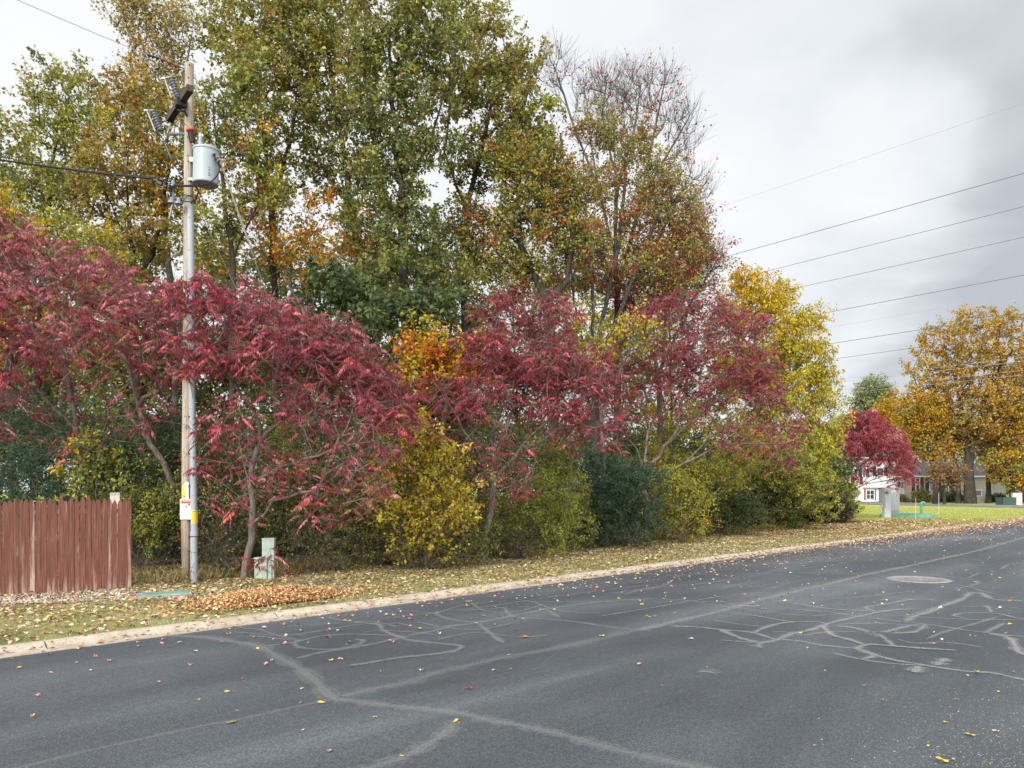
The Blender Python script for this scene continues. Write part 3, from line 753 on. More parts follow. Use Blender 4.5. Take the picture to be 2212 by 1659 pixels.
# conduit (lower length, sleeve, clips)
q = MB(); cb = P(419, 1258, PD-.06); q.tube([(cb[0], cb[1], GZ-.05), P(418.5, 1160, PD-.06)], .068, 18); q.build('conduit', M['conduit'], pole)
q = MB(); q.tube([P(419.5, 1158, PD-.06), P(419.5, 1147, PD-.06)], .075, 18); q.tube([P(419.5, 1149, PD-.06), P(414, 800, PD-.06), P(410.5, 436, PD-.06)], .066, 18); q.build('conduit', M['conduit'], pole)
q = MB()
for py in (1235, 1190, 1160, 1125, 1090, 1050, 980, 900, 820, 740, 640, 540, 470):
    c = P(409-.0*py, py, PD-.11); q = MB(); q.box(c, (.035, .03, .022)); q.build('clip', M['black'], pole)
# crossarm
na = P(411, 190, 14.32); fa = P(366, 257, 15.45)
q = MB(); axis = Vector(fa-na); rot = axis.to_track_quat('X', 'Z').to_matrix(); mid = (na+fa)/2
q.box(mid, (axis.length, .115, .125), rot, .006); arm = q.build('crossarm', M['oldarm'], pole)
q = MB(); m2 = P(391, 222, 14.72); q.box(m2, (.14, .2, .16), rot, .01); q.tube([P(384, 238, 14.9), P(399, 241, 14.9), P(404, 250, 14.95)], .02, 6); q.tube([m2, P(404, 222, 14.95)], .025, 6); q.build('bracket', M['black'], pole)
def insulator(name, a, b_, r, n, mat, par, core=.5):
    a = np.array(a); b_ = np.array(b_); L = np.linalg.norm(b_-a); prof = []
    for k in range(n):
        h = L*k/n; d_ = L/n; prof += [(h+.0*d_, r*core), (h+.35*d_, r*core), (h+.5*d_, r), (h+.72*d_, r*.96), (h+.8*d_, r*core)]
    prof += [(L, r*core)]
    q = MB(); q.lathe(a, b_-a, prof, 14); return q.build(name, mat, par)
def cutout(px0, py0, px1, py1, fx0, fy0, fx1, fy1, d, hold):
    ins = insulator('insulator', P(px0, py0, d), P(px1, py1, d), .062, 8, M['porc'], pole)
    q = MB(); q.tube([P(fx0, fy0, d), P(fx1, fy1, d)], .02, 8); q.tube([P(fx0-5, fy0, d), P(px0+2, py0-1, d)], .014, 6); q.box(P(fx0-2, fy0-1, d), (.08, .05, .03)); q.build('fuse_tube', M['galv'], pole)
    q = MB(); mid_ = P((px0+px1)/2, (py0+py1)/2, d); q.tube([mid_]+hold, .012, 6); q.build('support', M['black'], pole)
cutout(369, 166, 386, 214, 356, 171, 371, 212, 15.15, [P(388, 197, 14.9), P(403, 200, 14.6)])
cutout(330, 238, 348, 282, 318, 240, 336, 284, 15.6, [P(352, 264, 15.5), P(366, 258, 15.45)])
q = MB(); q.tube([P(366, 256, 15.4), P(370, 268, 15.4), P(385, 274, 15.3)], .013, 6); q.tube([P(365, 257, 15.44), P(366, 240, 15.44)], .015, 6); q.build('brace', M['black'], pole)
# strain string at the pole top and its line
sx = [P(408, 152, PD), P(395, 147, PD-.1), P(384, 143, PD-.15)]
q = MB(); q.tube([P(406, 150, PD), P(386, 144, PD-.15)], .014, 6); q.build('hook', M['galv'], pole)
insulator('insulator', P(389, 145, PD-.15), P(345, 126, PD-.5), .05, 3, M['brownporc'], pole, .35)
insulator('insulator', P(344, 126, PD-.5), P(318, 118, PD-.7), .035, 3, M['polym'], pole, .5)
insulator('insulator', P(400, 290, PD-.02), P(366, 289, PD-.1), .042, 9, M['porc'], pole, .6)
insulator('arrester', P(411, 281, PD-.15), P(416, 308, PD-.15), .058, 8, M['polym'], pole, .75)
q = MB(); q.lathe(P(410, 275, PD-.15), P(412, 283, PD-.15)-P(410, 275, PD-.15), [(0, .03), (.02, .07), (.055, .085), (.075, .075), (.08, .05)], 14); q.build('arrester_cap', M['redcap'], pole)
q = MB(); q.tube([P(415, 308, PD-.15), P(420, 315, PD-.15), P(422, 330, PD-.1), P(420, 345, PD-.05)], .018, 6); q.build('hanger', M['galv'], pole)
# small string hanging on the lead wire
insulator('insulator', P(351, 297, 15.4), P(370, 345, 15.25), .02, 10, M['porc'], pole, .5)
# spool insulators and clevis rack
for (px, py, d, r) in [(374, 397, 14.8, .055), (371, 432, 14.9, .055), (386, 434, 14.8, .055)]:
    q = MB(); q.lathe(P(px, py+7, d), (0, 0, 1), [(0, r*1.25), (.04, r*1.3), (.055, r*.75), (.10, r*.6), (.13, r*.3)], 14); q.build('spool_insulator', M['porc'], pole)
q = MB(); q.tube([P(376, 400, 14.85), P(374, 432, 14.9)], .022, 6); q.tube([P(374, 436, 14.9), P(366, 470, 14.9)], .016, 6); q.tube([P(374, 436, 14.9), P(383, 452, 14.9)], .014, 6); q.tube([P(371, 399, 14.85), P(398, 402, 15)], .018, 6); q.tube([P(374, 430, 14.9), P(398, 428, 15)], .018, 6); q.build('clevis', M['galv'], pole)
# pole wiring
q = MB()
def wirecurve(pts, r=.009, seg=5): 
    c = catmull(np.array(pts), 5); q = MB(); q.tube(c, r, seg); q.build('wire', M['black'], pole)
wirecurve([P(348, 397, 14.7), P(380, 402, 14.75), P(420, 402, 14.7), P(450, 396, 14.6), P(468, 380, 14.65), P(474, 362, 14.8), P(466, 345, 14.75), P(463, 333, 14.7)], .014)
wirecurve([P(352, 392, 14.7), P(385, 400, 14.75), P(430, 399, 14.7)], .009)
wirecurve([P(378, 424, 14.9), P(400, 421, 14.8), P(418, 428, 14.85), P(412, 440, 14.9)], .010)
wirecurve([P(380, 430, 14.8), P(396, 434, 14.8), P(414, 436, 14.85), P(425, 431, 14.95)], .010)
wirecurve([P(392, 440, 14.8), P(404, 425, 14.85), P(420, 421, 14.9), P(426, 430, 14.95)], .008)
wirecurve([P(385, 238, 15), P(388, 250, 15), P(396, 265, 14.85), P(411, 276, 14.85)], .006)
wirecurve([P(338, 284, 15.5), P(350, 297, 15.4), P(360, 325, 15.3), P(372, 350, 15.2), P(392, 378, 15.1)], .012)
wirecurve([P(330, 235, 15.6), P(300, 215, 15.4), P(330, 218, 15.2), P(372, 168, 15.15)], .005)
wirecurve([P(424, 403, 14.85), P(428, 415, 14.9), P(419, 440, 14.95)], .016)
wirecurve([P(340, 386, 14.7), P(357, 400, 14.75), P(380, 415, 14.85)], .011)
wirecurve([P(345, 383, 14.7), P(366, 392, 14.8), P(398, 396, 15)], .009)
wirecurve([P(417, 700, PD-.13), P(414, 720, PD-.15), P(406, 790, PD-.15), P(417, 860, PD-.14)], .005)
q = MB()
for (px, py, s_) in [(331, 383, .05), (337, 389, .06), (345, 396, .07), (350, 388, .05), (356, 402, .05)]: q.box(P(px, py, 14.7), (s_*1.6, s_, s_*.9), Matrix.Rotation(.4, 3, 'Y'), .01)
q.build('splice', M['black'], pole)
# transformer
M['tank'] = mat_simple('grey_green_enamel', (.30, .335, .35), .4, .07, 3, spec=.4)
TD = 14.9; tb = P(444, 399, TD); tt = P(446, 324, TD); tr_ = .235
tf = thing('transformer', 'pale grey cylindrical transformer can bolted high on the wooden pole', 'transformer', tb, None)
ax = tt-tb; L = np.linalg.norm(ax)
q = MB(); q.lathe(tb, ax, [(0, tr_*.93), (.0, tr_), (.03, tr_), (L*.96, tr_*1.0)], 36); q.build('tank', M['tank'], tf)
q = MB(); q.lathe(tb+ax*.955, ax, [(0, tr_*1.05), (.025, tr_*1.07), (.04, tr_*1.04), (.075, tr_*.72), (.09, tr_*.2)], 36); lid = q.build('lid', M['tank'], tf)
q = MB(); q.lathe(P(433, 322, TD-.02), (0, 0, 1), [(0, .05), (.03, .045), (.05, .032), (.055, .055), (.07, .032), (.085, .055), (.1, .032), (.13, .055), (.145, .032), (.16, .055), (.175, .03), (.2, .036), (.28, .038), (.31, .02)], 16); bs = q.build('bushing', M['conduit'], tf)
q = MB(); q.box(P(438, 293, TD-.02), (.03, .04, .05)); subpart(q, 'terminal', M['galv'], tf, bs)
q = MB(); q.box(P(416, 346, PD-.08), (.1, .09, .1), None, .008); q.build('mounting_bracket', M['tank'], tf)
q = MB(); q.box(P(413, 388, PD-.08), (.1, .07, .06), None, .008); q.build('mounting_bracket', M['tank'], tf)
for (px, py) in [(462, 333), (469, 341), (472, 347)]:
    c = P(px, py, TD-.16); q = MB(); q.lathe(c, (.6, -.8, 0), [(-.05, .03), (0, .03), (.01, .022), (.03, .03), (.05, .02), (.08, .015)], 10); q.build('low_voltage_terminal', M['galv'], tf)
def text_mesh(name, body, size, loc, rot, mat, parent, align='CENTER'):
    cu = bpy.data.curves.new(name, 'FONT'); cu.body = body; cu.size = size; cu.extrude = .0008; cu.align_x = align
    tmp = bpy.data.objects.new(name, cu); COL.objects.link(tmp); dg = bpy.context.evaluated_depsgraph_get()
    me = bpy.data.meshes.new_from_object(tmp.evaluated_get(dg)); bpy.data.objects.remove(tmp)
    o = bpy.data.objects.new(name, me); me.materials.clear(); me.materials.append(mat)
    COL.objects.link(o); o.parent = parent; o.location = Vector([float(v) for v in loc])-parent.location; o.rotation_euler = rot; return o
for ch, py in (('2', 377), ('5', 388)):
    a_ = math.radians(-52); cc = P(444.5, py, TD); cc = np.array([tb[0]+math.cos(a_)*(tr_+.003), tb[1]+math.sin(a_)*(tr_+.003), cc[2]])
    text_mesh('number', ch, .1, cc, (math.radians(90), 0, a_+math.pi/2), M['black'], tf)
# signs on the pole
M['signwhite'] = mat_simple('sign_white', (.52, .53, .53), .4, .04, 4); M['orange'] = mat_simple('sign_orange', (.80, .18, .02), .4, .05, 4); M['signyellow'] = mat_simple('sign_yellow', (.80, .56, .01), .4, .06, 6)
M['ink'] = mat_simple('sign_ink', (.06, .06, .07), .5, .1); M['greyink'] = mat_simple('faded_ink', (.34, .35, .36), .5, .1)
sd = PD-.112; sc_ = P(402.5, 1100, sd)
sg = thing('warning_sign', 'white warning placard with an orange band nailed low on the pole', 'sign', P(402.5, 1116, sd))
q = MB(); q.box(sc_, (.245, .006, .395), None, .002); q.build('plate', M['signwhite'], sg)
q = MB(); q.box(sc_+np.array([0, -.005, .135]), (.215, .004, .05), None, .001); q.build('orange_band', M['orange'], sg)
q = MB(); q.box(sc_+np.array([0, -.005, .178]), (.205, .003, .012)); q.box(sc_+np.array([-.005, -.0085, .128]), (.17, .003, .02))
q.box(sc_+np.array([.01, -.005, .068]), (.02, .003, .022), Matrix.Rotation(.6, 3, 'Y')); q.box(sc_+np.array([-.005, -.005, .045]), (.014, .003, .03), Matrix.Rotation(-.5, 3, 'Y')); q.box(sc_+np.array([.008, -.005, .028]), (.02, .003, .014)); q.build('symbol', M['ink'], sg)
q = MB()
for k, w in enumerate((.2, .14, .18, .19, .2, .16, .19, .17)): q.box(sc_+np.array([-.1+w/2, -.005, -.005-k*.022]), (w, .003, .0055))
q.build('lettering', M['greyink'], sg)
sc2 = P(400, 1062, sd); sg = thing('pole_tag', 'narrow yellow and white identification strip above the white placard', 'tag', P(400, 1076, sd))
q = MB(); q.box(sc2+np.array([.03, 0, 0]), (.075, .005, .37), None, .002); q.build('plate', M['signwhite'], sg)
q = MB(); q.box(sc2+np.array([-.032, .0, .02]), (.045, .005, .21), None, .002); q.box(sc2+np.array([-.032, .0, -.14]), (.045, .005, .08)); q.build('yellow_strip', M['signyellow'], sg)
q = MB(); q.tube([sc2+np.array([-.004, -.006, -.02]), sc2+np.array([-.004, -.006, -.15])], .004, 6); q.build('lettering', M['ink'], sg)
sc3 = P(422.5, 1116.5, PD-.13); sg = thing('caution_label', 'yellow caution sticker wrapped on the grey conduit', 'label', P(422.5, 1130, PD-.13))
q = MB(); cc = P(419.3, 1116.5, PD-.06); q_pts = []
for k in range(7):
    a0 = math.radians(-112+k*16); a1 = math.radians(-112+(k+1)*16)
    for z0, z1 in ((-.125, .125),):
        q.poly([(cc[0]+math.cos(a0)*.0695, cc[1]+math.sin(a0)*.0695, cc[2]+z0), (cc[0]+math.cos(a1)*.0695, cc[1]+math.sin(a1)*.0695, cc[2]+z0), (cc[0]+math.cos(a1)*.0695, cc[1]+math.sin(a1)*.0695, cc[2]+z1), (cc[0]+math.cos(a0)*.0695, cc[1]+math.sin(a0)*.0695, cc[2]+z1)])
q.build('sticker', M['signyellow'], sg)
q = MB()
for i in range(12):
    zz = cc[2]+.105-i*.019-(.006 if i > 0 else 0); hh = .006 if i == 0 else .0028
    for k in range(5):
        a0 = math.radians(-100+k*15); a1 = math.radians(-100+(k+1)*15-(3 if i and (i+k) % 3 == 0 else 0)); R_ = .0708
        q.poly([(cc[0]+math.cos(a0)*R_, cc[1]+math.sin(a0)*R_, zz-hh), (cc[0]+math.cos(a1)*R_, cc[1]+math.sin(a1)*R_, zz-hh), (cc[0]+math.cos(a1)*R_, cc[1]+math.sin(a1)*R_, zz+hh), (cc[0]+math.cos(a0)*R_, cc[1]+math.sin(a0)*R_, zz+hh)])
q.build('lettering', M['ink'], sg)

# --- wires
def sagline(a, b_, sag, n=24):
    a = np.array(a); b_ = np.array(b_); u = np.linspace(0, 1, n)[:, None]; p = a+(b_-a)*u; p[:, 2] -= (4*sag*u*(1-u))[:, 0]; return p
M['wire'] = mat_simple('aluminium_wire', (.13, .13, .14), .5, .1, 5, metal=.3); M['wirepale'] = mat_simple('pale_wire', (.33, .34, .36), .5, .1, 5, metal=.3)
def wire(name, label, cat, pts, r, mat, group=None):
    q = MB(); q.tube(pts, r, 6); o = q.build(name, mat, loc=pts[0]); return tag(o, label, cat, group)
wire('overhead_wire', 'thin bare line running from the pole top to the upper left sky', 'wire', sagline(P(-420, -210, 11.4), P(318, 118, PD-.7), .05), .006, M['wirepale'])
wire('service_cable', 'thick black bundled cable sagging from the left onto the pole', 'cable', sagline(P(-500, 250, 13.4), P(334, 386, 14.7), .12), .017, M['black'])
wire('service_cable', 'slim black cable twisted along the thick bundle left of the pole', 'cable', sagline(P(-500, 246, 13.35), P(338, 383, 14.66), .14), .007, M['black'])
anc = np.array(G(772, 1195)); g1 = P(412, 165, PD); 
q = MB(); pts = sagline(g1, anc, .0, 20); q.tube(pts, .008, 6); o = q.build('guy_wire', M['wirepale'], loc=anc); tag(o, 'longer guy strand slanting from the pole top down into the sumac', 'guy wire')
gw = o
M['guard'] = mat_simple('cream_fibreglass', (.45, .43, .28), .4, .08, 4)
q = MB(); u0, u1 = .10, .27; q.tube([g1+(anc-g1)*u0+np.array([0, -.004, 0]), g1+(anc-g1)*u1+np.array([0, -.004, 0])], .019, 8)
oo = q.build('strain_rod', M['guard'], None, loc=anc); oo.parent = gw; oo.location = (0, 0, 0)
q = MB(); g2 = P(414, 420, PD); q.tube(sagline(g2, anc+np.array([.1, 0, 0]), 0, 12), .008, 6); o = q.build('guy_wire', M['wirepale'], loc=anc+np.array([.1, 0, 0])); tag(o, 'shorter guy strand leaving the pole below the transformer', 'guy wire')
# transmission lines: level conductors running past the wood, nearest at the right
def hv(yr, D1, D2, r, mat, label, sag=.15, xr=2212.):
    w = np.array([-.793, 1.]); w /= np.linalg.norm(w)
    x0 = (xr-CX)/F*D1; z = CAMH+(HY-yr)/F*D1; p0 = np.array([x0, D1]); 
    a = p0-w*40; b_ = p0+w*(D2-D1)*1.6
    wire('power_line', label, 'power line', sagline((*a, z), (*b_, z), sag, 40), r, mat, 'high conductors crossing the sky at the right')
hv(218, 60, 90, .012, M['wirepale'], 'faint topmost conductor crossing the sky at the right')
hv(370, 60, 90, .026, M['wire'], 'heavy dark conductor second from the top of the right sky')
hv(442, 60, 90, .020, M['wire'], 'dark conductor third from the top of the right sky')
hv(508, 60, 90, .020, M['wire'], 'dark conductor fourth from the top of the right sky')
hv(590, 60, 90, .022, M['wire'], 'dark conductor fifth from the top, meeting the yellow tree')
hv(630, 60, 100, .009, M['wirepale'], 'very faint conductor sixth from the top of the right sky')
hv(673, 60, 90, .022, M['wire'], 'dark conductor passing the top of the golden oak')
hv(714, 60, 90, .018, M['wire'], 'dark conductor crossing the upper crown of the golden oak')
hv(768, 60, 100, .012, M['wirepale'], 'upper line of the faint close pair above the pale green tree')
hv(776, 60, 100, .012, M['wirepale'], 'lower line of the faint close pair above the pale green tree')
hv(796, 60, 100, .012, M['wirepale'], 'faint conductor just above the crown of the pale green tree')
hv(806, 60, 100, .012, M['wirepale'], 'lowest faint conductor touching the pale green tree')

# --- telecom pedestals, lids
M['pedgreen'] = mat_simple('pale_green_plastic', (.24, .31, .27), .6, .16, 7, tint=(.31, .36, .31)); M['lidgreen'] = mat_simple('green_lid', (.13, .24, .18), .6, .2, 6, bmp=.2, tint=(.19, .30, .24))
pb = G(581, 1250); th = thing('utility_pedestal', 'tall pale green telecom pedestal behind red sumac leaves', 'utility pedestal', pb)
q = MB(); q.box(pb+np.array([0, 0, .24]), (.22, .2, .5), rotz(.15), .012); q.build('base', M['pedgreen'], th)
q = MB(); q.box(pb+np.array([0, 0, .60]), (.24, .215, .36), rotz(.15), .015); q.build('cover', M['pedgreen'], th)
q = MB(); q.box(pb+np.array([0, 0, .795]), (.25, .225, .04), rotz(.15), .012); q.build('cap', M['pedgreen'], th)
q = MB(); q.tube([pb+np.array([.0, -.115, .0]), pb+np.array([.0, -.12, .42])], .006, 6); q.build('seam', M['ink'], th)
pb = G(563, 1251); pb = pb+np.array([-.03, .05, 0]); th = thing('utility_pedestal', 'shorter pale green telecom pedestal leaning beside the taller one', 'utility pedestal', pb)
q = MB(); q.box(pb+np.array([0, 0, .20]), (.17, .16, .40), rotz(-.1), .012); q.build('base', M['pedgreen'], th)
q = MB(); q.box(pb+np.array([0, 0, .41]), (.19, .18, .05), rotz(-.1), .015); q.build('cap', M['pedgreen'], th)
pc = G(356, 1286); th = thing('handhole_lid', 'flat faded green utility box lid in the grass below the pole', 'utility lid', pc)
a_ = math.atan2(U[1], U[0])-.35; q = MB(); q.box(pc+np.array([0, 0, .015]), (.78, .42, .06), rotz(a_), .02); q.build('lid', M['lidgreen'], th)
q = MB(); q.box(pc+np.array([0, 0, .0]), (.84, .48, .05), rotz(a_), .01); q.build('frame', M['mh_conc'], th)
# --- far lawn equipment
M['metergrey'] = mat_simple('pale_grey_enamel', (.40, .42, .44), .4, .06, 4); M['panelgrey'] = mat_simple('dull_grey_steel', (.17, .17, .16), .5, .12, 3); M['septic'] = mat_simple('septic_green', (.05, .19, .125), .5, .12, 2, tint=(.10, .28, .20))
mb_ = G(1915, 1118); md = mb_[1]; k = md/F
th = thing('meter_pedestal', 'pale grey electric meter post beside the green tank lid', 'meter pedestal', mb_)
q = MB(); q.box(mb_+np.array([0, 0, .94]), (14*k, .38, 1.92), None, .02); q.build('housing', M['metergrey'], th)
q = MB(); c = mb_+np.array([-.06, -.2, 1.62]); q.lathe(c, (0, -1, 0), [(0, .11), (.03, .11), (.04, .09), (.10, .085), (.12, .05)], 16); q.build('meter', M['galv'], th)
q = MB(); q.box(mb_+np.array([-.03, -.2, .95]), (.24, .02, .7)); q.build('door', M['metergrey'], th)
q = MB(); q.box(mb_+np.array([-.27, 0, .75]), (.1, .14, .25), None, .01); q.build('socket_box', M['metergrey'], th)
q = MB(); q.lathe(mb_+np.array([.12, 0, 1.9]), (0, 0, 1), [(0, .10), (.08, .11), (.16, .06)], 12); q.build('lamp', M['redcap'], th)
mp = G(1932, 1113.5); th = thing('control_cabinet', 'dull grey steel control panel standing behind the meter post', 'control cabinet', mp)
q = MB(); q.box(mp+np.array([0, .1, .98]), (.68, .3, 1.25), None, .015); q.build('cabinet', mat_simple('mid_grey_enamel', (.24, .25, .25), .45, .06, 4), th)
q = MB(); q.box(mp+np.array([0, .1, .32]), (.66, .28, .66), None, .01); q.build('skirt', M['panelgrey'], th)
for kx in range(5):
    q = MB(); q.box(mp+np.array([-.24+kx*.12, -.06, 1.0]), (.012, .015, 1.1)); q.build('rib', M['galv'], th)
sp_ = G(1974, 1118); k = sp_[1]/F
th = thing('tank_lid', 'low wide green fibreglass tank lid on the lawn', 'tank lid', sp_)
q = MB(); q.lathe(sp_+np.array([0, .9, -.05]), (0, 0, 1), [(0, 1.62), (.20, 1.62), (.235, 1.58), (.255, 1.45), (.30, .6), (.31, .1)], 40); q.build('cover', M['septic'], th)
q = MB()
for a in range(10): q = MB(); q.lathe(sp_+np.array([math.cos(a*.628)*1.45, .9+math.sin(a*.628)*1.45, .2]), (0, 0, 1), [(0, .03), (.025, .03)], 6); q.build('bolt', M['galv'], th)
vp = G(1990, 1113); th = thing('vent_pipe', 'green gooseneck vent pipe rising behind the tank lid', 'vent pipe', vp)
q = MB(); R_ = .12; pts = [vp, vp+np.array([0, 0, .78])]+[vp+np.array([R_-R_*math.cos(a), 0, .78+R_*math.sin(a)]) for a in np.linspace(.3, math.pi, 7)]+[vp+np.array([2*R_, 0, .70])]
q.tube(pts, .085, 14); q.build('pipe', M['septic'], th)
q = MB(); q.lathe(vp+np.array([2*R_, 0, .705]), (0, 0, -1), [(0, .09), (.03, .09), (.035, .05)], 14); q.build('screen', M['black'], th)
for (px, py, h_, lab, mt) in [(1978, 1122, 1.25, 'thin white marker rod with an orange tip at the tank lid edge', 'signwhite'), (2028, 1112, 1.55, 'thin pale marker rod at the right end of the tank lid', 'signwhite')]:
    c = G(px, py); th = thing('marker_rod', lab, 'marker', c); q = MB(); q.tube([c, c+np.array([0, 0, h_])], .013, 6); q.build('rod', M[mt], th)
    if py > 1115: q = MB(); q.tube([c+np.array([0, 0, h_]), c+np.array([0, 0, h_+.08])], .015, 6); q.build('tip', M['orange'], th)
M['padgreen'] = mat_simple('dark_green_enamel', (.03, .065, .055), .5, .1, 4)
c = G(2173, 1091); th = thing('pad_transformer', 'dark green pad mounted utility box under the yellow trees', 'utility box', c)
q = MB(); q.box(c+np.array([0, 0, .42]), (1.7, 1.2, .84), rotz(.15), .04); q.build('box', M['padgreen'], th); q = MB(); q.box(c+np.array([0, 0, .87]), (1.74, 1.24, .08), rotz(.15), .03); q.build('lid', M['padgreen'], th)
c = G(2196, 1091); th = thing('utility_cabinet', 'pale beige utility cabinet right of the dark green box', 'utility cabinet', c)
q = MB(); q.box(c+np.array([0, 0, .7]), (1.0, .5, 1.4), rotz(-.1), .03); q.build('cabinet', mat_simple('beige_enamel', (.48, .47, .40), .5, .1, 4), th); q = MB(); q.box(c+np.array([0, 0, 1.43]), (1.06, .56, .06), rotz(-.1), .02); q.build('lid', M['panelgrey'], th)

# ================================================================== HOUSES
def mat_siding(name, col):
    m, nt, b = newmat(name); tc = nd(nt, 'ShaderNodeTexCoord').outputs['Object']; sp = nd(nt, 'ShaderNodeSeparateXYZ'); nt.links.new(tc, sp.inputs[0])
    w = nd(nt, 'ShaderNodeMath', operation='MULTIPLY'); nt.links.new(sp.outputs[2], w.inputs[0]); w.inputs[1].default_value = 1/.16
    fr_ = nd(nt, 'ShaderNodeMath', operation='FRACT'); nt.links.new(w.outputs[0], fr_.inputs[0])
    r = ramp(nt, [(0, g3(.55)), (.1, g3(1)), (1, g3(.93))], fr_.outputs[0]); n_ = noise(nt, tc, .8, 4)
    c = mixc(nt, 1.0, ramp(nt, [(.3, tuple(x*.9 for x in col)), (.7, col)], n_).outputs[0], r.outputs[0], 'MULTIPLY')
    nt.links.new(c, b.inputs['Base Color']); b.inputs['Roughness'].default_value = .6; bump(nt, b, fr_.outputs[0], .5, .02); return m
M['sidwhite'] = mat_siding('white_siding', (.72, .74, .76)); M['sidbeige'] = mat_siding('beige_siding', (.42, .39, .33))
M['shingle'] = mat_simple('grey_shingles', (.13, .125, .13), .9, .25, 6, bmp=.4); M['trim'] = mat_simple('white_trim', (.72, .73, .73), .5, .05, 3)
M['shut'] = mat_simple('dark_shutter', (.035, .03, .032), .6, .15, 6); M['curtain'] = mat_simple('red_curtain', (.22, .05, .05), .8, .3, 6)
m, nt, b = newmat('window_glass'); b.inputs['Base Color'].default_value = (.03, .035, .04, 1); b.inputs['Roughness'].default_value = .08; b.inputs['Specular IOR Level'].default_value = .7
nt.links.new(ramp(nt, [(.4, (.015, .018, .02)), (.6, (.10, .11, .11))], noise(nt, nd(nt, 'ShaderNodeTexCoord').outputs['Object'], 1.2, 3)).outputs[0], b.inputs['Base Color']); M['glass'] = m
def wbox(root, name, px0, py0, px1, py1, D, mat, front=0., thick=.1, part=None):
    a = P(px0, py0, D); c = P(px1, py1, D); q = MB(); q.box(((a[0]+c[0])/2, D-front-thick/2, (a[2]+c[2])/2), (abs(c[0]-a[0]), thick, abs(c[2]-a[2])))
    return subpart(q, name, mat, root, part) if part else q.build(name, mat, root)
def window(root, px0, py0, px1, py1, D, shutters=0., mat=None, mull=1):
    k = .9; q = MB(); a = P(px0, py0, D); c = P(px1, py1, D); w = .09
    for (x0, z0, x1, z1) in ((a[0], a[2]-w, c[0], a[2]), (a[0], c[2], c[0], c[2]+w), (a[0], c[2]+w, a[0]+w, a[2]-w), (c[0]-w, c[2]+w, c[0], a[2]-w)):
        q.box(((x0+x1)/2, D-.06, (z0+z1)/2), (abs(x1-x0), .12, abs(z1-z0)))
    if mull: q.box(((a[0]+c[0])/2, D-.05, (a[2]+c[2])/2), (c[0]-a[0]-2*w, .08, .06))
    if mull > 1: q.box(((a[0]+c[0])/2, D-.052, (a[2]+c[2])/2), (.06, .085, a[2]-c[2]-2*w))
    fr_ = q.build('window', mat or M['trim'], root)
    q = MB(); q.box(((a[0]+c[0])/2, D-.015, (a[2]+c[2])/2), (c[0]-a[0]-2*w, .02, a[2]-c[2]-2*w)); subpart(q, 'pane', M['glass'], root, fr_)
    if shutters:
        for s_ in (-1, 1):
            x = (a[0]-shutters/2-.02) if s_ < 0 else (c[0]+shutters/2+.02); q = MB(); q.box((x, D-.03, (a[2]+c[2])/2), (shutters, .06, a[2]-c[2]), None, .01); q.build('shutter', M['shut'], root)
def hip(root, x0, x1, y0, y1, ze, zr, over=.5, inset=3., mat=None):
    x0 -= over; x1 += over; y0 -= over; y1 += over; ym = (y0+y1)/2; q = MB(); E = [(x0, y0, ze), (x1, y0, ze), (x1, y1, ze), (x0, y1, ze)]; R1 = (x0+inset, ym, zr); R2 = (x1-inset, ym, zr)
    q.poly([E[0], E[1], R2, R1]); q.poly([E[1], E[2], R2]); q.poly([E[2], E[3], R1, R2]); q.poly([E[3], E[0], R1]); q.poly(E[::-1]); bmesh.ops.remove_doubles(q.bm, verts=q.bm.verts, dist=1e-4)
    r = q.build('roof', mat or M['shingle'], root)
    q = MB(); q.box(((x0+x1)/2, y0-.06, ze-.02), (x1-x0+.1, .1, .18)); subpart(q, 'gutter', M['trim'], root, r); return r
D = 113.
hx0, hx1 = P(1770, 0, D)[0], P(1936, 0, D)[0]; wz = P(0, 989, D)[2]
hw = thing('white_house', 'white sided two storey house behind the crimson sumac', 'house', (P(1850, 0, D)[0], D, GZ))
q = MB(); q.box(((hx0+hx1)/2, D+4.5, (GZ-.1+wz)/2), (hx1-hx0, 9, wz-GZ+.1)); q.build('wall', M['sidwhite'], hw)
hip(hw, hx0, hx1, D, D+9, wz+.002, wz+2.6)
wx0, wx1 = hx1+.003, P(1973, 0, D)[0]; z2 = P(0, 1029, D)[2]
q = MB(); q.box(((wx0+wx1)/2, D+3.8, (GZ-.1+z2)/2), (wx1-wx0, 6, z2-GZ+.1)); q.build('wing', M['sidwhite'], hw)
hip(hw, wx0+.45, wx1, D+.8, D+6.8, z2+.002, z2+1.3, .4, 1.2)
window(hw, 1862, 1013, 1870, 1030, D, .5); window(hw, 1893, 1010, 1909, 1028, D, .5); window(hw, 1858+12, 1058, 1889, 1079, D, 0, None, 2)
wbox(hw, 'curtain', 1866.6, 1057, 1869.4, 1080, D, M['curtain'], .0, .08); wbox(hw, 'curtain', 1889.5, 1057, 1892, 1080, D, M['curtain'], .0, .08)
wbox(hw, 'door', 1898, 1055, 1910, 1085, D, M['panelgrey'], .0, .1); wbox(hw, 'overhang', 1862, 1050, 1925, 1053, D, M['trim'], .0, .5)
window(hw, 1846, 1030, 1856, 1046, D, .5)
wbox(hw, 'step', 1940, 1083, 1974, 1086, D, M['trim'], -.2, 1.2)
window(hw, 1945, 1040, 1953, 1052, D+.8, .4)
D = 111.
bx0, bx1 = P(1975, 0, D)[0], P(2172, 0, D)[0]; zb_ = P(0, 1029, D)[2]
bh = thing('beige_house', 'beige ranch house with grey hip roof and dark shutters beyond the oaks', 'house', (P(2060, 0, D)[0], D, GZ))
q = MB(); q.box(((bx0+bx1)/2, D+4, (GZ-.1+zb_)/2), (bx1-bx0, 8, zb_-GZ+.1)); q.build('wall', M['sidbeige'], bh)
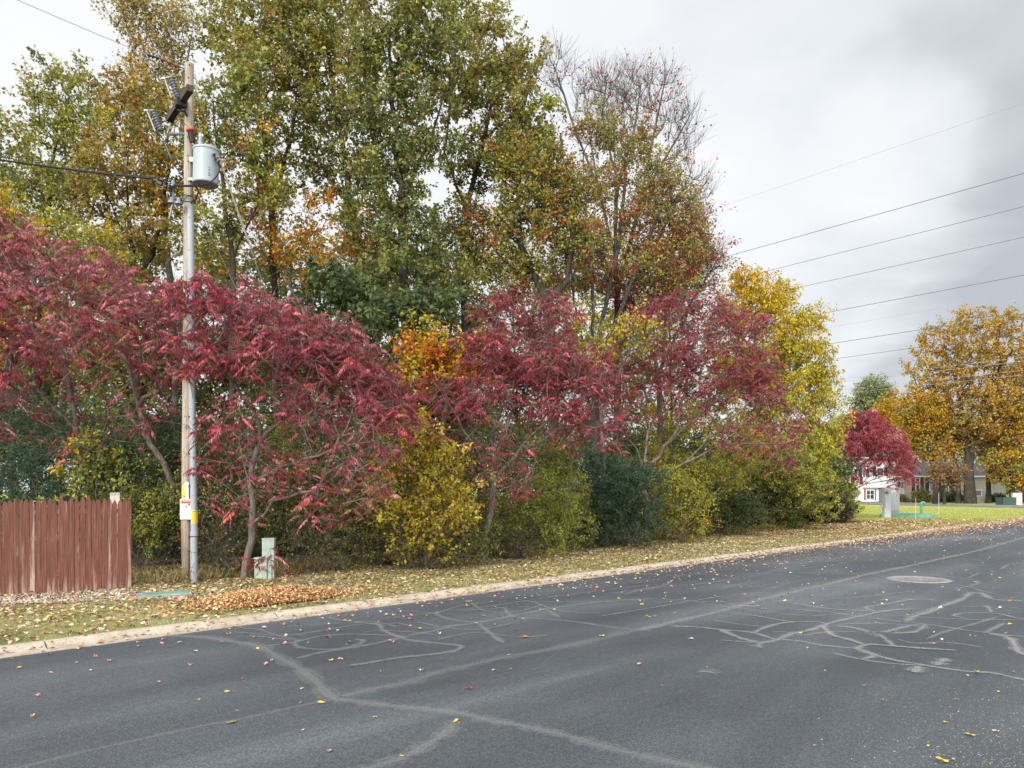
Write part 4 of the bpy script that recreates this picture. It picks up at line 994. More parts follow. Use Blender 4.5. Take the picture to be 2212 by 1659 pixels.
hip(bh, bx0, bx1, D, D+8, zb_+.002, zb_+2.1, .6, 3.0)
window(bh, 1977, 1033, 1987, 1061, D, .5); window(bh, 2007, 1033, 2016, 1061, D, .5); window(bh, 2037, 1038, 2049, 1066, D, .4, None, 2)
wbox(bh, 'door', 2023.5, 1036, 2031, 1078, D, M['shut'], 0, .08); window(bh, 2106, 1058, 2120, 1072, D, 0, None, 0)
wbox(bh, 'downpipe', 2018, 1034, 2019.2, 1078, D, M['trim'], 0, .1)

# ================================================================== WOOD
def shrub(name, label, d, blobs, n, lpt, leaf, pal, seed, base=None, cluster=.22, aspect=.6, group='shrubs along the edge of the wood', cat='shrub', bark='bark_grey', stems=5, tipr=.0035, **kw):
    r = np.random.default_rng(seed); b0 = blobs[0]; bx = base if base is not None else b0[0]
    tr = []
    gy = HY+(CAMH-GZ)/d*F
    for i in range(stems):
        ox = r.normal(0, 1)*b0[2]*.28; q = blobs[r.integers(0, len(blobs))]
        tr.append([(bx+ox*.5, gy, r.normal(0, .15)), (bx+ox, (gy*1.6+b0[1])/2.6, r.normal(0, .3)), (bx*.4+q[0]*.6+ox*.5, q[1]+q[3]*.2, r.normal(0, .4))])
    # first stem foot is the thing's base
    rb = np.random.default_rng(seed+999); blobs = list(blobs)
    if d < 45 and name not in ('bare_brush', 'thicket'):      # stray sprays beyond the main mass
        for b in list(blobs):
            for k_ in range(3):
                a_ = rb.uniform(0, 3.3); blobs.append((b[0]+math.cos(a_)*b[2]*rb.uniform(.8, 1.15), b[1]-math.sin(a_)*b[3]*rb.uniform(.8, 1.2), b[2]*rb.uniform(.12, .3), b[3]*rb.uniform(.15, .4), rb.uniform(-.5, .3), 1.8))
        cluster *= 1.25
    return tree(name, label, cat, d, tr, blobs, n, lpt, leaf, pal, bark=bark, seed=seed, group=group, cluster=cluster, aspect=aspect, trunk_r=None, twigs=3, twr=.003, mix=.45,
                step=.3, tipr=tipr, expo=2.6, crown='foliage', wood='stems', **kw)
TG = 'tall trees standing in the wood'
# --- tall trees
tree('tall_tree', 'broad olive green tree at the far left of the wood', 'tree', 25, [[(70,1150),(80,700),(100,480),(120,300)], [(80,700),(30,520),(10,400)], [(80,650),(190,480),(240,330)]],
     [(60,330,75,95),(140,230,75,95),(185,330,80,100),(30,440,90,60),(130,430,100,70),(-60,330,70,110),(95,200,50,50)], 330, 46, .15, [(OLDK,2),(OLIVE,3),(YG,2.5),(MIDG,1.5),((.36,.28,.06),1.5)], seed=11, group=TG, cluster=.48, trunk_r=.2, mind=.42, clscale=1.2)
tree('tall_tree', 'yellowing tree low behind the left sumac', 'tree', 21, [[(30,1150),(20,800),(60,560)], [(20,800),(120,620)]],
     [(40,500,110,60),(150,540,90,60),(-40,480,60,90),(60,700,120,80),(230,600,80,70)], 170, 36, .13, [(YG,3),(YEL,1.6),(OLIVE,2),(GOLD,1)], seed=12, group=TG, cluster=.42, trunk_r=.11)
tree('tall_tree', 'thin crowned russet tree rising above the crossarm', 'tree', 27, [[(385,1150),(375,700),(350,400),(335,150)], [(355,450),(300,280),(280,120)], [(350,330),(400,180),(420,30)]],
     [(330,50,60,60),(280,30,45,55),(380,60,55,70),(330,150,70,60),(290,240,50,50)], 190, 15, .15, [(RUST,.8),((.38,.26,.10),3),((.36,.30,.08),3),(OLIVE,1.5)], seed=13, group=TG, cluster=.5, trunk_r=.17, bark='bark_grey')
tree('tall_tree', 'golden brown tree filling the space left of the pole', 'tree', 23.5, [[(300,1150),(290,700),(280,480),(270,300)], [(290,650),(350,480),(370,330)], [(285,560),(220,400)]],
     [(270,240,70,75),(340,270,70,80),(300,370,110,80),(220,420,70,70),(370,420,60,80),(300,520,90,60)], 280, 42, .15, [(OLIVE,3),((.36,.26,.07),3),(BRN,1.2),(GOLD,1.2),(OLDK,1.3),(YG,1)], seed=14, group=TG, cluster=.46, trunk_r=.16, mind=.4, clscale=1.0)
tree('tall_tree', 'dark leaning trunk with olive crown just right of the transformer', 'tree', 22, [[(510,1170),(500,780),(503,560),(485,420),(470,300),(450,180)], [(488,440),(440,360),(410,320)], [(503,560),(560,430),(600,340)]],
     [(470,250,55,60),(520,330,60,70),(430,300,45,60),(560,420,60,60),(450,500,60,60),(520,170,50,55)], 210, 40, .15, [(OLIVE,3),(MIDG,1.5),(YG,1),(GOLD,.7),(BRN,1)], seed=15, group=TG, cluster=.44, trunk_r=.19, mind=.4)
OT = OAKTOP
tree('tall_tree', 'upright olive oak with a slender forked trunk left of centre', 'tree', 24, [[(600,1170),(598,760),(593,600),(585,420),(560,250),(545,60)], [(587,450),(630,300),(650,120)], [(590,520),(540,400)]],
     [(560,60,70,70),(500,60,55,80),(560,-20,90,40),(570,180,70,70),(620,230,60,80),(600,350,60,60),(640,90,60,70)], 300, 52, .155, OAKLOW, seed=16, group=TG, cluster=.5, trunk_r=.17, hpal=(10.5, .9, OT), mind=.42, clscale=1.1)
tree('tall_tree', 'tall oak with bushy olive crown left of the darkest tree', 'tree', 24.5, [[(775,1180),(777,700),(770,520),(745,350),(720,200),(705,60)], [(765,480),(820,330)], [(750,380),(690,260)]],
     [(700,10,75,60),(750,70,60,70),(680,140,60,60),(760,180,60,70),(710,260,60,60),(690,360,60,70),(760,380,60,60),(630,10,50,60)], 330, 52, .155, OAKLOW, seed=17, group=TG, cluster=.5, trunk_r=.2, hpal=(12.2, 1.2, OT), mind=.42, clscale=1.1)
tree('tall_tree', 'dense dark green oak with the thickest trunk at the centre of the wood', 'tree', 22, [[(885,1190),(880,760),(873,560),(868,400),(850,250),(840,80)], [(870,430),(930,300),(960,200)], [(875,560),(800,440),(770,330)], [(878,660),(950,560),(985,480)]],
     [(850,-10,90,60),(900,60,70,70),(830,130,75,70),(910,180,70,80),(820,260,70,70),(900,310,80,70),(850,400,80,70),(790,480,60,60),(900,500,70,60),(850,600,90,60),(780,630,70,50),(950,610,60,60),(960,90,50,60)], 520, 54, .15, OAKLOW, seed=18, group=TG, cluster=.46, trunk_r=.27, hpal=(13.5, 1.6, OT), mind=.4, clscale=1.2, mix=.3)
tree('tall_tree', 'olive brown oak forming the right shoulder of the tall crowns', 'tree', 25, [[(1003,1180),(1003,760),(1000,560),(1012,430),(1050,280),(1080,120)], [(1008,470),(960,330),(975,180)], [(1045,300),(1130,230),(1160,170)], [(1003,620),(1080,500),(1120,420)]],
     [(1080,60,34,50),(990,60,50,60),(1060,140,55,60),(1120,150,50,60),(1000,200,60,60),(1090,230,70,60),(1150,270,50,70),(1060,340,70,60),(1150,370,50,50),(1000,370,40,50)], 400, 52, .155, OAKLOW, seed=19, group=TG, cluster=.46, trunk_r=.2, hpal=(11, 1.2, [(OLDK,1.6),(OLIVE,4),((.32,.25,.07),2.6),(BRN,1),(YG,1)]), mind=.4, clscale=1.0)
tree('tall_tree', 'crooked dark trunk bending left beneath the right shoulder of the crowns', 'tree', 23.5, [[(1195,1180),(1192,760),(1183,650),(1150,585),(1125,530),(1120,440),(1125,320)], [(1187,660),(1225,610),(1240,500),(1235,380)], [(1130,545),(1080,470),(1060,400)]],
     [(1130,420,50,60),(1180,470,50,50),(1230,420,40,60),(1080,480,50,50),(1240,520,50,50),(1150,560,50,40),(1110,350,50,40),(1060,560,60,50),(1200,350,40,50),(1010,480,40,60)], 420, 38, .115, [(OLIVE,3),((.26,.18,.04),2),(YG,1.2),(RUST,1),(MIDG,1)], seed=20, group=TG, cluster=.42, trunk_r=.17, clscale=1.)
tree('tall_tree', 'many stemmed russet and olive tree with grey ascending branches', 'tree', 27.5, [[(1290,1170),(1285,800),(1280,640),(1265,480),(1260,330)], [(1284,760),(1330,560),(1350,400),(1355,280)], [(1284,800),(1370,600),(1420,470),(1440,380)], [(1284,820),(1400,660),(1480,540)], [(1290,900),(1240,650),(1220,450)]],
     [(1300,280,60,50),(1360,330,55,60),(1420,400,55,60),(1470,470,40,60),(1300,400,70,60),(1380,480,70,60),(1470,560,50,50),(1270,520,60,60),(1380,580,90,40),(1440,620,70,40),(1500,520,45,50),(1230,600,60,50)], 760, 34, .105, [(OLIVE,3.2),((.32,.24,.07),2.4),(RUST,1.4),(BRN,1.4),(RED,.5),(YG,1.4)], bark='bark_maple', seed=21, group=TG, cluster=.40, trunk_r=.17, clscale=1.1, up=1.2, pathw=.12, tipr=.006)
tree('bare_maple', 'nearly leafless maple fanning fine grey twigs and a few red leaves against the sky', 'tree', 30, [[(1330,1160),(1335,760),(1330,560),(1330,400),(1325,250)], [(1332,640),(1380,450),(1410,300),(1440,160)], [(1332,700),(1430,500),(1490,380)], [(1332,560),(1290,400),(1270,260)], [(1333,740),(1470,600),(1540,500)], [(1290,400),(1235,260),(1200,150)], [(1330,420),(1370,280),(1385,180)], [(1385,430),(1450,320),(1490,250)], [(1330,380),(1300,250),(1310,180)]],
     [(1345,190,60,50),(1420,190,50,50),(1440,240,45,60),(1350,260,80,60),(1290,230,50,80),(1480,330,35,70),(1510,420,28,60),(1475,270,24,50),(1440,450,60,60),(1200,160,35,60),(1530,560,30,40),(1400,600,100,40)], 640, 1.8, .11, [(RED,3),((.35,.12,.10),2),(BRN,1)], bark='bark_maple', seed=22, group=TG, cluster=.7, trunk_r=.15, up=1.6, pathw=.10, twigs=5, twr=.0055, tipr=.0085, droop=-.55, tspread=.38, wob=.02)
tree('red_maple', 'half bare maple with small pinkish red leaves behind the right sumac', 'tree', 29, [[(1420,1160),(1425,850),(1440,650),(1470,540)], [(1425,800),(1500,640),(1550,560)], [(1425,800),(1370,660),(1340,600)]],
     [(1440,560,90,50),(1530,560,40,50),(1380,640,80,40),(1500,630,60,40),(1290,600,60,50),(1500,480,30,50)], 420, 20, .10, [(RED,3),((.34,.12,.12),3),(RUST,1.5),(OLIVE,.8)], bark='bark_maple', seed=23, group=TG, cluster=.5, trunk_r=.10, up=1.0, pathw=.12)
# --- orange maples glowing through from behind
OR = [(ORA,4),(GOLD,1.6),((.5,.13,.02),1.6),(YEL,.6)]
tree('orange_maple', 'orange maple showing through gaps left of the dark oak', 'tree', 23, [[(690,1130),(700,800),(700,600)], [(700,760),(600,560),(580,450)], [(700,740),(800,580)]],
     [(575,420,50,60),(600,520,60,60),(690,480,60,50),(730,540,70,60),(800,500,50,50),(690,600,80,40),(820,660,60,40),(650,560,70,50),(770,570,60,50),(560,480,50,60)], 210, 30, .105, [((.66,.27,.03),4),(GOLD,2),(ORA,1.5),(YEL,.8)], seed=31, group='maples', cluster=.42, trunk_r=.14, bark='bark_grey')
tree('orange_maple', 'smaller orange maple low between the dark oak and the middle sumac', 'tree', 18.6, [[(950,1140),(955,920),(960,780)], [(955,900),(1020,800)]],
     [(930,760,60,35),(980,800,60,40),(1030,760,40,40),(900,810,40,30)], 120, 34, .10, OR, seed=32, group='maples', cluster=.32, trunk_r=.07, bark='bark_grey')
tree('orange_maple', 'scarlet and orange sapling glimpsed behind the slim olive trunks', 'tree', 29, [[(1010,1130),(1020,850),(1040,650)]],
     [(1040,490,45,30),(1000,610,50,30),(1160,600,40,40),(1090,640,50,30)], 70, 26, .11, [(ORA,2),(RED,2),(SCAR,1.5)], seed=33, group='maples', cluster=.4, trunk_r=.07, bark='bark_grey')
# --- middle layer
tree('understory_oak', 'young oak with large dark green leaves under the big oak', 'tree', 19.5, [[(860,1180),(858,960),(850,760)], [(856,880),(930,740)], [(856,840),(780,700)]],
     [(840,690,90,45),(920,660,60,45),(880,850,70,35),(770,640,60,40),(950,880,45,30),(690,620,50,40)], 170, 34, .15, [(DKG,3),(MIDG,2),((.11,.15,.06),1.5)], seed=34, group='understory trees', cluster=.34, trunk_r=.07, clscale=.8)
tree('yellow_sapling', 'slender sapling with large clear yellow leaves below the orange maple', 'tree', 18.7, [[(905,1190),(900,980),(915,850),(940,750)]],
     [(930,740,40,35),(905,830,45,45),(890,900,50,30),(960,830,30,30)], 75, 22, .12, [(YEL,3),(YG,2),(GOLD,1)], seed=35, group='understory trees', cluster=.3, trunk_r=.035)
tree('yellow_sapling', 'lime yellow sapling rising between the two right sumacs', 'tree', 24, [[(1310,1170),(1300,950),(1290,780)], [(1300,900),(1360,760)]],
     [(1230,690,45,35),(1330,730,60,40),(1390,720,35,35),(1270,760,50,30)], 110, 24, .115, [(YG,3),(YEL,2),(MIDG,1.2)], seed=36, group='understory trees', cluster=.36, trunk_r=.06, aspect=.45, droop=.3, bark='bark_grey')
tree('cherry_tree', 'bright golden yellow tree at the right end of the wood', 'tree', 37, [[(1650,1140),(1640,960),(1635,820),(1630,680)], [(1640,940),(1720,830),(1750,720)], [(1640,930),(1770,900)], [(1636,860),(1580,740)]],
     [(1608,605,26,40),(1640,640,50,40),(1600,680,50,50),(1680,640,26,45),(1690,720,50,50),(1745,700,30,40),(1730,780,60,50),(1780,800,25,50),(1640,780,60,60),(1700,860,80,60),(1780,900,45,60),(1650,940,80,60),(1750,980,60,50),(1590,800,50,60)], 800, 60, .16, [(YG,4),((.42,.39,.05),3),(YEL,1.2),(MIDG,1.2)], seed=37, group='understory trees', cluster=.5, trunk_r=.15, aspect=.42, droop=.45, hpal=(7.6, 1.3, [(GOLD,1.2),(YEL,4),((.50,.42,.05),4)]), bark='bark_grey', clscale=2)
tree('yellow_tree', 'yellow leaved small tree glowing deep behind the right sumac', 'tree', 33, [[(1500,1150),(1500,980),(1510,880)]],
     [(1440,900,60,40),(1540,900,70,50),(1480,960,90,50),(1590,960,70,50),(1400,960,60,40)], 200, 30, .13, [(YEL,2),(YG,3),(GOLD,1.5),(OLIVE,1)], seed=38, group='understory trees', cluster=.4, trunk_r=.07, bark='bark_grey')
# --- dark interior
DK = [(DKG,3),(OLDK,2),(BLUEG,2),(MIDG,1.5),(OLIVE,1)]
for i, (px, d, top_, w_, lab, pal) in enumerate([
    (-60, 21, 820, 150, 'dark evergreen thicket at the far left edge behind the sumac', DK), (170, 20.5, 860, 150, 'dark green thicket behind the middle of the red fence', DK), (380, 20.5, 890, 120, 'deep green thicket directly behind the pole', DK),
    (580, 20.5, 900, 130, 'shaded thicket behind the forked sumac trunk', DK+[(OLIVE,2)]), (790, 22, 900, 140, 'shaded olive thicket under the big dark oak', DK+[(OLIVE,2)]), (1010, 24, 900, 140, 'shaded thicket behind the middle sumac', DK+[(OLIVE,2)]),
    (1220, 28, 930, 130, 'deep green thicket left of the blue green bush', DK+[(OLIVE,1)]), (1420, 32, 950, 130, 'dim green thicket behind the blue green bush', DK+[(OLIVE,1)]), (1600, 36, 960, 120, 'dim green thicket under the golden tree', DK+[(OLIVE,2)]),
    (1730, 42, 980, 90, 'olive thicket at the right foot of the golden tree', DK+[(OLIVE,3)])]):
    gy = HY+(CAMH-GZ)/d*F; mid_ = (top_+gy)/2; hh = (gy-top_)/2
    shrub('thicket', lab, d, [(px, mid_, w_, hh, 0, 1, 2.0), (px-w_*.4, top_+hh*.5, w_*.55, hh*.5, 0, 1.2, 1.5), (px+w_*.45, top_+hh*.55, w_*.5, hh*.5, .5, 1.2, 1.5), (px, gy-hh*.35, w_*1.05, hh*.4, -.3, 1.3, 1.4)], 330, 38, .115*d/22, pal, 50+i, cluster=.42*d/22, group='shaded thickets inside the wood', stems=7, tipr=.005)
for i, (px, d, lab, pal) in enumerate([
    (-40, 31, 'yellow green tree deep in the wood at the left edge', [(YG,3),(OLIVE,3),(YEL,1)]), (130, 33, 'olive tree deep in the wood above the fence', [(OLIVE,3),(YG,2),(GOLD,1)]), (300, 30, 'mid green tree deep in the wood left of the pole', [(MIDG,2),(OLIVE,3),(YG,1.5)]),
    (460, 33, 'olive gold tree deep in the wood right of the pole', [(OLIVE,3),(GOLD,1.2),(YG,1.5)]), (640, 31, 'dull green tree deep behind the forked sumac', [(MIDG,2),(OLIVE,3),(DKG,1)]), (800, 34, 'dark olive tree deep behind the biggest oak', [(OLDK,3),(OLIVE,2),(DKG,2)]),
    (960, 33, 'olive tree deep behind the orange maple', [(OLIVE,3),(MIDG,2),(YG,1)]), (1120, 36, 'sparse olive tree deep behind the middle sumac', [(OLIVE,3),(YG,1),(RUST,1)]), (1290, 38, 'yellowish tree deep behind the many stemmed tree', [(OLIVE,2),(YG,2),(BRN,1)]), (1450, 40, 'olive yellow tree deep behind the right sumac', [(OLIVE,2),(YG,2),(YEL,1)])]):
    gy = HY+(CAMH-GZ)/d*F; rr = random.Random(i); k2 = 1. if px < 1000 else .7
    tree('inner_tree', lab, 'tree', d, [[(px, gy), (px+rr.uniform(-10, 10), 850), (px+rr.uniform(-20, 20), 650)], [(px, 900), (px+60, 700)], [(px, 920), (px-60, 740)]],
         [(px, 900, 110, 60), (px-50, 800, 80, 80), (px+50, 780, 80, 80), (px+rr.uniform(-30, 30), 660, 90, 80), (px+rr.uniform(-30, 30), 560, 80, 60), (px, 960, 110, 40)], int(400*k2), 48, .17, pal, seed=140+i, group='inner trees of the wood', cluster=.55, trunk_r=.11, clscale=1.5)
# --- shrubs along the edge
SH = [
 ('honeysuckle_shrub', 'dense blue green shrub behind the left half of the fence', 17.2, [(60,980,110,110),(-60,960,80,120),(170,1000,90,90),(90,1090,150,80)], 330, 44, .062, [(BLUEG,4),(DKG,2),((.07,.11,.07),1)]),
 ('honeysuckle_shrub', 'blue green shrub between the fence and the pole', 17.0, [(290,1000,90,90),(340,1080,70,90),(260,1100,80,80),(380,960,60,70)], 260, 42, .062, [(BLUEG,3),(DKG,2),(MIDG,1)]),
 ('broadleaf_sapling', 'fresh green broad leaved sapling behind the right end of the fence', 16.2, [(200,1000,50,50),(190,1060,55,30),(250,1040,40,40)], 70, 26, .10, [(MIDG,3),(YG,2),(YEL,.4)]),
 ('olive_shrub', 'yellow green shrub just left of the pole foot', 16.4, [(330,1110,50,60),(300,1150,50,60),(365,1060,40,50)], 160, 36, .062, [(OLIVE,3),(YG,1.5),(MIDG,2),(BRN,.4)]),
 ('olive_shrub', 'tangled olive shrub between the pole and the forked sumac', 16.6, [(470,1080,60,90),(480,1180,70,50),(440,1000,50,70)], 230, 30, .062, [(OLIVE,3),(MIDG,2),(DKG,2),(BRN,.8),(RED,.25)]),
 ('olive_shrub', 'lime flecked shrub above the pale green pedestals', 17.2, [(620,1060,70,80),(600,1150,70,60),(660,1180,60,50)], 260, 34, .062, [(YG,2.5),(OLIVE,3),(DKG,2)]),
 ('olive_shrub', 'thin twiggy shrub right of the pale green pedestals', 17.6, [(730,1060,70,80),(740,1150,80,70),(780,1000,50,60)], 260, 30, .062, [(OLIVE,3),(YG,1.6),(DKG,2),(BRN,1)]),
 ('yellow_bush', 'tall bush of clear yellow leaves left of the middle sumac', 17.2, [(880,990,60,60),(850,1060,60,60),(930,1050,60,70),(900,1140,90,60),(960,1120,60,50),(1000,1060,40,50),(860,960,50,40)], 400, 26, .088, [(YEL,4),((.62,.50,.06),4),((.45,.42,.06),2),((.55,.38,.12),1)]),
 ('olive_shrub', 'low green and bronze shrub under the yellow bush', 18.0, [(820,1170,70,40),(900,1195,90,30),(1000,1180,50,40)], 170, 28, .062, [(OLIVE,2),(MIDG,1.5),(BRN,1.4),(YG,1)]),
 ('lime_shrub', 'lime green small leaved shrub right of the middle sumac trunk', 20.5, [(1130,1090,70,60),(1110,1150,70,45),(1190,1150,50,50),(1200,1080,40,50)], 330, 36, .058, [(YG,4),((.30,.34,.05),3),(OLIVE,2)]),
 ('honeysuckle_shrub', 'large rounded blue green bush right of centre', 24, [(1310,1060,80,70),(1280,1110,80,60),(1370,1100,80,70),(1330,1150,100,30),(1290,1020,50,40),(1390,1040,45,45)], 520, 46, .072, [(BLUEG,4),(DKG,2),(MIDG,1.6),((.10,.16,.11),1.4)]),
 ('lime_shrub', 'yellow green shrub beside the right flank of the blue green bush', 26, [(1470,1090,55,60),(1450,1060,40,40),(1480,1140,60,30)], 300, 34, .068, [(YG,4),((.36,.34,.05),3),(OLIVE,2),(GOLD,.6)]),
 ('honeysuckle_shrub', 'dark green bush left of the shrub with bright yellow sprigs', 30, [(1560,1080,60,55),(1520,1110,60,40),(1600,1120,50,35),(1540,1040,50,40)], 380, 40, .08, [(DKG,3),(OLDK,2),(MIDG,2),(OLIVE,2)]),
 ('honeysuckle_shrub', 'olive green bush carrying a few bright yellow sprigs', 35, [(1660,1070,60,50),(1700,1100,50,35),(1640,1115,50,28),(1690,1050,60,45)], 360, 40, .09, [(DKG,1),(OLDK,2),(OLIVE,4),(YG,1.5),(YEL,.4)]),
 ('lime_shrub', 'last shrub of the wood, lime above and purple brown below', 42, [(1790,1065,50,35),(1820,1080,34,30),(1760,1060,40,40),(1830,1100,22,20)], 330, 36, .09, [(YG,3),((.40,.38,.06),3),(OLIVE,2)]),
 ('barberry_shrub', 'purple brown shrub at the foot of the last lime shrub', 40.6, [(1790,1110,36,26),(1760,1105,26,26),(1822,1115,18,16)], 200, 36, .09, [((.07,.035,.035),3),((.11,.06,.045),2),(OLDK,1)]),
]
SH += [
 ('tangle_shrub', 'ragged olive tangle joining the fence end to the pole', 17.4, [(310,1060,110,100),(420,1120,90,80)], 260, 30, .062, [(OLIVE,3),(OLDK,2),(YG,1.5),(MIDG,2)]),
 ('tangle_shrub', 'ragged yellow green tangle behind the forked sumac trunk', 18.4, [(560,1040,130,90),(700,1100,130,80)], 420, 32, .065, [(OLIVE,3),(YG,2.5),(MIDG,2),(OLDK,1.5)]),
 ('tangle_shrub', 'ragged green tangle between the yellow bush and the lime shrub', 19.6, [(1010,1080,80,80),(1060,1140,70,45),(1080,1010,60,50)], 300, 32, .065, [(OLIVE,3),(MIDG,2),(YG,1.5),(OLDK,2),(YEL,.3)]),
 ('tangle_shrub', 'ragged olive growth between the lime shrub and the blue green bush', 22.6, [(1210,1080,60,70),(1230,1130,60,40),(1200,1010,50,50)], 300, 32, .07, [(OLIVE,3),(YG,2),(MIDG,2),(DKG,1)]),
 ('tangle_shrub', 'ragged yellow tinged growth above the right flank of the blue green bush', 27.5, [(1430,1020,60,50),(1500,1040,60,50),(1570,1020,60,50)], 380, 30, .08, [(OLIVE,3),(YG,3),(YEL,1),(GOLD,.6)]),
 ('tangle_shrub', 'ragged olive yellow growth at the foot of the golden tree', 34, [(1620,1020,60,50),(1700,1010,60,50),(1740,1060,60,50),(1770,1100,40,28)], 420, 34, .10, [(OLIVE,4),(YG,3),(OLDK,1.5),(YEL,.6)]),
]
for i, (nm, lab, d, bl, n, lpt, leaf, pal) in enumerate(SH):
    hp = None
    shrub(nm, lab, d, bl, n, lpt, leaf, pal, 80+i, stems=6)
# bare twiggy growth at the wood edge
r = np.random.default_rng(5)
for lab, px, d, w_, h_ in [('bare brown brush at the foot of the pole', 470, 15.6, 45, 110), ('bare tangled twigs behind the leaf pile', 690, 16.4, 90, 120), ('grey bare brush under the yellow bush', 900, 17.4, 120, 90), ('brown bare brush right of the middle sumac', 1110, 20, 60, 70)]:
    gy = HY+(CAMH-GZ)/d*F
    shrub('bare_brush', lab, d, [(px, gy-h_*.55, w_, h_*.6, 0, 1, .7)], 140, 2.0, .06, [(BRN,2),(RUST,1),(OLIVE,2)], int(px), stems=12, group='bare brush at the wood edge', bark='bark_grey')

# --- staghorn sumacs
SG = 'crimson sumacs along the wood edge'
sumac('sumac_tree', 'large crimson sumac spreading over the red fence at the left', 16.2,
      [[(395,1120,.3),(370,1040,.2),(325,960),(300,880),(280,800),(250,700)], [(325,955),(250,850),(180,760),(120,680)], [(370,1040,.2),(420,950,-.3),(440,860,-.8)], [(210,1090,.8),(195,1010,.6),(165,930,.4),(150,830),(110,700),(80,580)], [(165,930,.4),(90,850,0),(20,800,-.4)], [(300,880),(380,770,-.6),(390,690,-1)]],
      [(60,530,90,60,-.2,1.4,2.0),(160,580,90,50,-.3,1.3,2.0),(-60,560,80,90,0,1,2.0),(260,610,80,45,-.5,1.3,1.8),(340,650,70,45,-1,1.2,1.4),(100,670,160,60,-.4,1.1,2.2),(280,720,130,55,-.8,1,1.8),(10,760,90,60,-.2,.8,1.8),(130,820,110,55,-.4,.45,1.6),(290,850,110,60,-.7,.3,1.5),(40,860,60,40,0,.5,1),(200,760,160,50,-.5,.7,1.6),(340,760,60,60,-.9,.6,1.2),(180,930,160,50,-.8,.14,1.2),(60,900,110,50,-.3,.2,1.2)], 440, 41, SG, lv=9.5, pairs=10, LL=.42, trunk_r=.075)
sumac('sumac_tree', 'crimson sumac with a forked grey trunk standing right of the pole', 15.4,
      [[(525,1256),(545,1130,0),(540,1040,.1),(560,960,.2),(545,880,.2),(540,780,.1)], [(541,1045,.1),(600,1010,-.5),(690,985,-.9),(760,960,-1.2)], [(548,1140,0),(590,1080,-.3),(680,1060,-.6)], [(560,960,.2),(620,880,0),(680,800,-.2),(740,740,-.3)], [(545,880,.2),(480,800,-.3),(440,720,-.8)], [(545,1120),(500,1000,.3),(450,900,0)]],
      [(480,660,70,40,-.6,1.2,1.5),(560,680,70,45,-.3,1.2,1.6),(640,710,70,45,-.2,1.2,1.6),(720,740,70,45,-.3,1.2,1.5),(430,740,60,40,-1,.8,1.),(600,770,130,40,-.5,.8,1.6),(780,800,65,45,-.5,1,1.3),(840,870,60,55,-.5,.9,1.2),(700,880,110,60,-.8,.5,1.3),(790,960,80,60,-1,.6,1.2),(720,1020,90,55,-1,.4,1.),(560,900,120,70,-.9,.3,1.2),(460,960,60,70,-.9,.2,1.),(620,1040,80,50,-.9,.35,.9),(720,1100,60,30,-1,.35,.6),(500,1050,60,50,-.9,.18,.7),(800,1040,50,50,-1,.5,.7)], 480, 42, SG, lv=9, pairs=10, LL=.42, trunk_r=.07)
sumac('sumac_tree', 'drooping crimson sumac at the centre of the wood edge', 18.3,
      [[(1035,1195),(1060,1110),(1068,1040),(1060,950,.2),(1075,850,.2),(1100,760,.1)], [(1062,1020),(1000,930,-.4),(960,860,-.7)], [(1068,1040),(1130,960,-.5),(1190,900,-.8)], [(1075,860,.2),(1150,780,0),(1200,700,0)], [(1068,1000),(1110,880,0),(1060,760,0)]],
      [(1090,680,60,40,0,1,1.4),(1190,690,70,50,0,1.1,1.5),(1270,820,60,70,-.2,.8,1.4),(1280,920,60,50,-.5,.5,1.2),(980,850,60,60,-.6,.6,1.2),(1050,750,60,45,0,1,1.5),(1150,780,80,50,-.2,1.1,1.7),(1220,780,45,60,-.2,.9,1.3),(1050,850,70,50,-.5,.7,1.4),(1190,880,70,50,-.5,.7,1.3),(960,950,60,40,-.9,.5,1.),(1080,960,70,50,-.9,.5,1.2),(1060,1030,50,35,-1,.4,.8),(1130,1030,35,30,-1,.28,.7),(870,880,50,50,-.6,.5,1)], 440, 43, SG, lv=9, pairs=10, LL=.42, pal=SUMAC_DK, trunk_r=.075)
sumac('sumac_tree', 'wide arching dark crimson sumac right of the blue green bush', 26,
      [[(1400,1168),(1395,1020),(1450,950),(1520,890),(1600,830,-.3)], [(1396,1030),(1400,930),(1390,840),(1400,740)], [(1400,1050),(1480,1000),(1560,960,-.6),(1680,960,-1)], [(1450,950),(1480,850),(1490,750),(1480,690)], [(1398,1010),(1350,930),(1310,860)], [(1480,1000),(1580,900,-.6),(1660,840,-.8)]],
      [(1370,700,40,35,0,1,1.5),(1440,670,60,35,0,1.2,1.6),(1530,680,60,40,0,1.2,1.8),(1610,700,50,35,-.2,1.1,1.6),(1500,750,80,45,-.2,1.1,2),(1620,780,55,50,-.4,1.1,1.6),(1650,850,40,50,-.6,.9,1.2),(1560,840,80,40,-.5,.7,1.6),(1340,880,45,60,-.5,.9,1.1),(1700,920,50,45,-1,.9,1.),(1620,940,80,40,-1,.7,1.1),(1700,980,30,28,-1.1,.5,.5),(1300,800,50,60,-.2,.6,1.2),(1450,860,90,60,-.4,.5,1.4),(1420,780,70,50,-.2,.7,1.6)], 640, 44, SG, lv=9, pairs=9, LL=.46, pal=SUMAC_DK, trunk_r=.09)
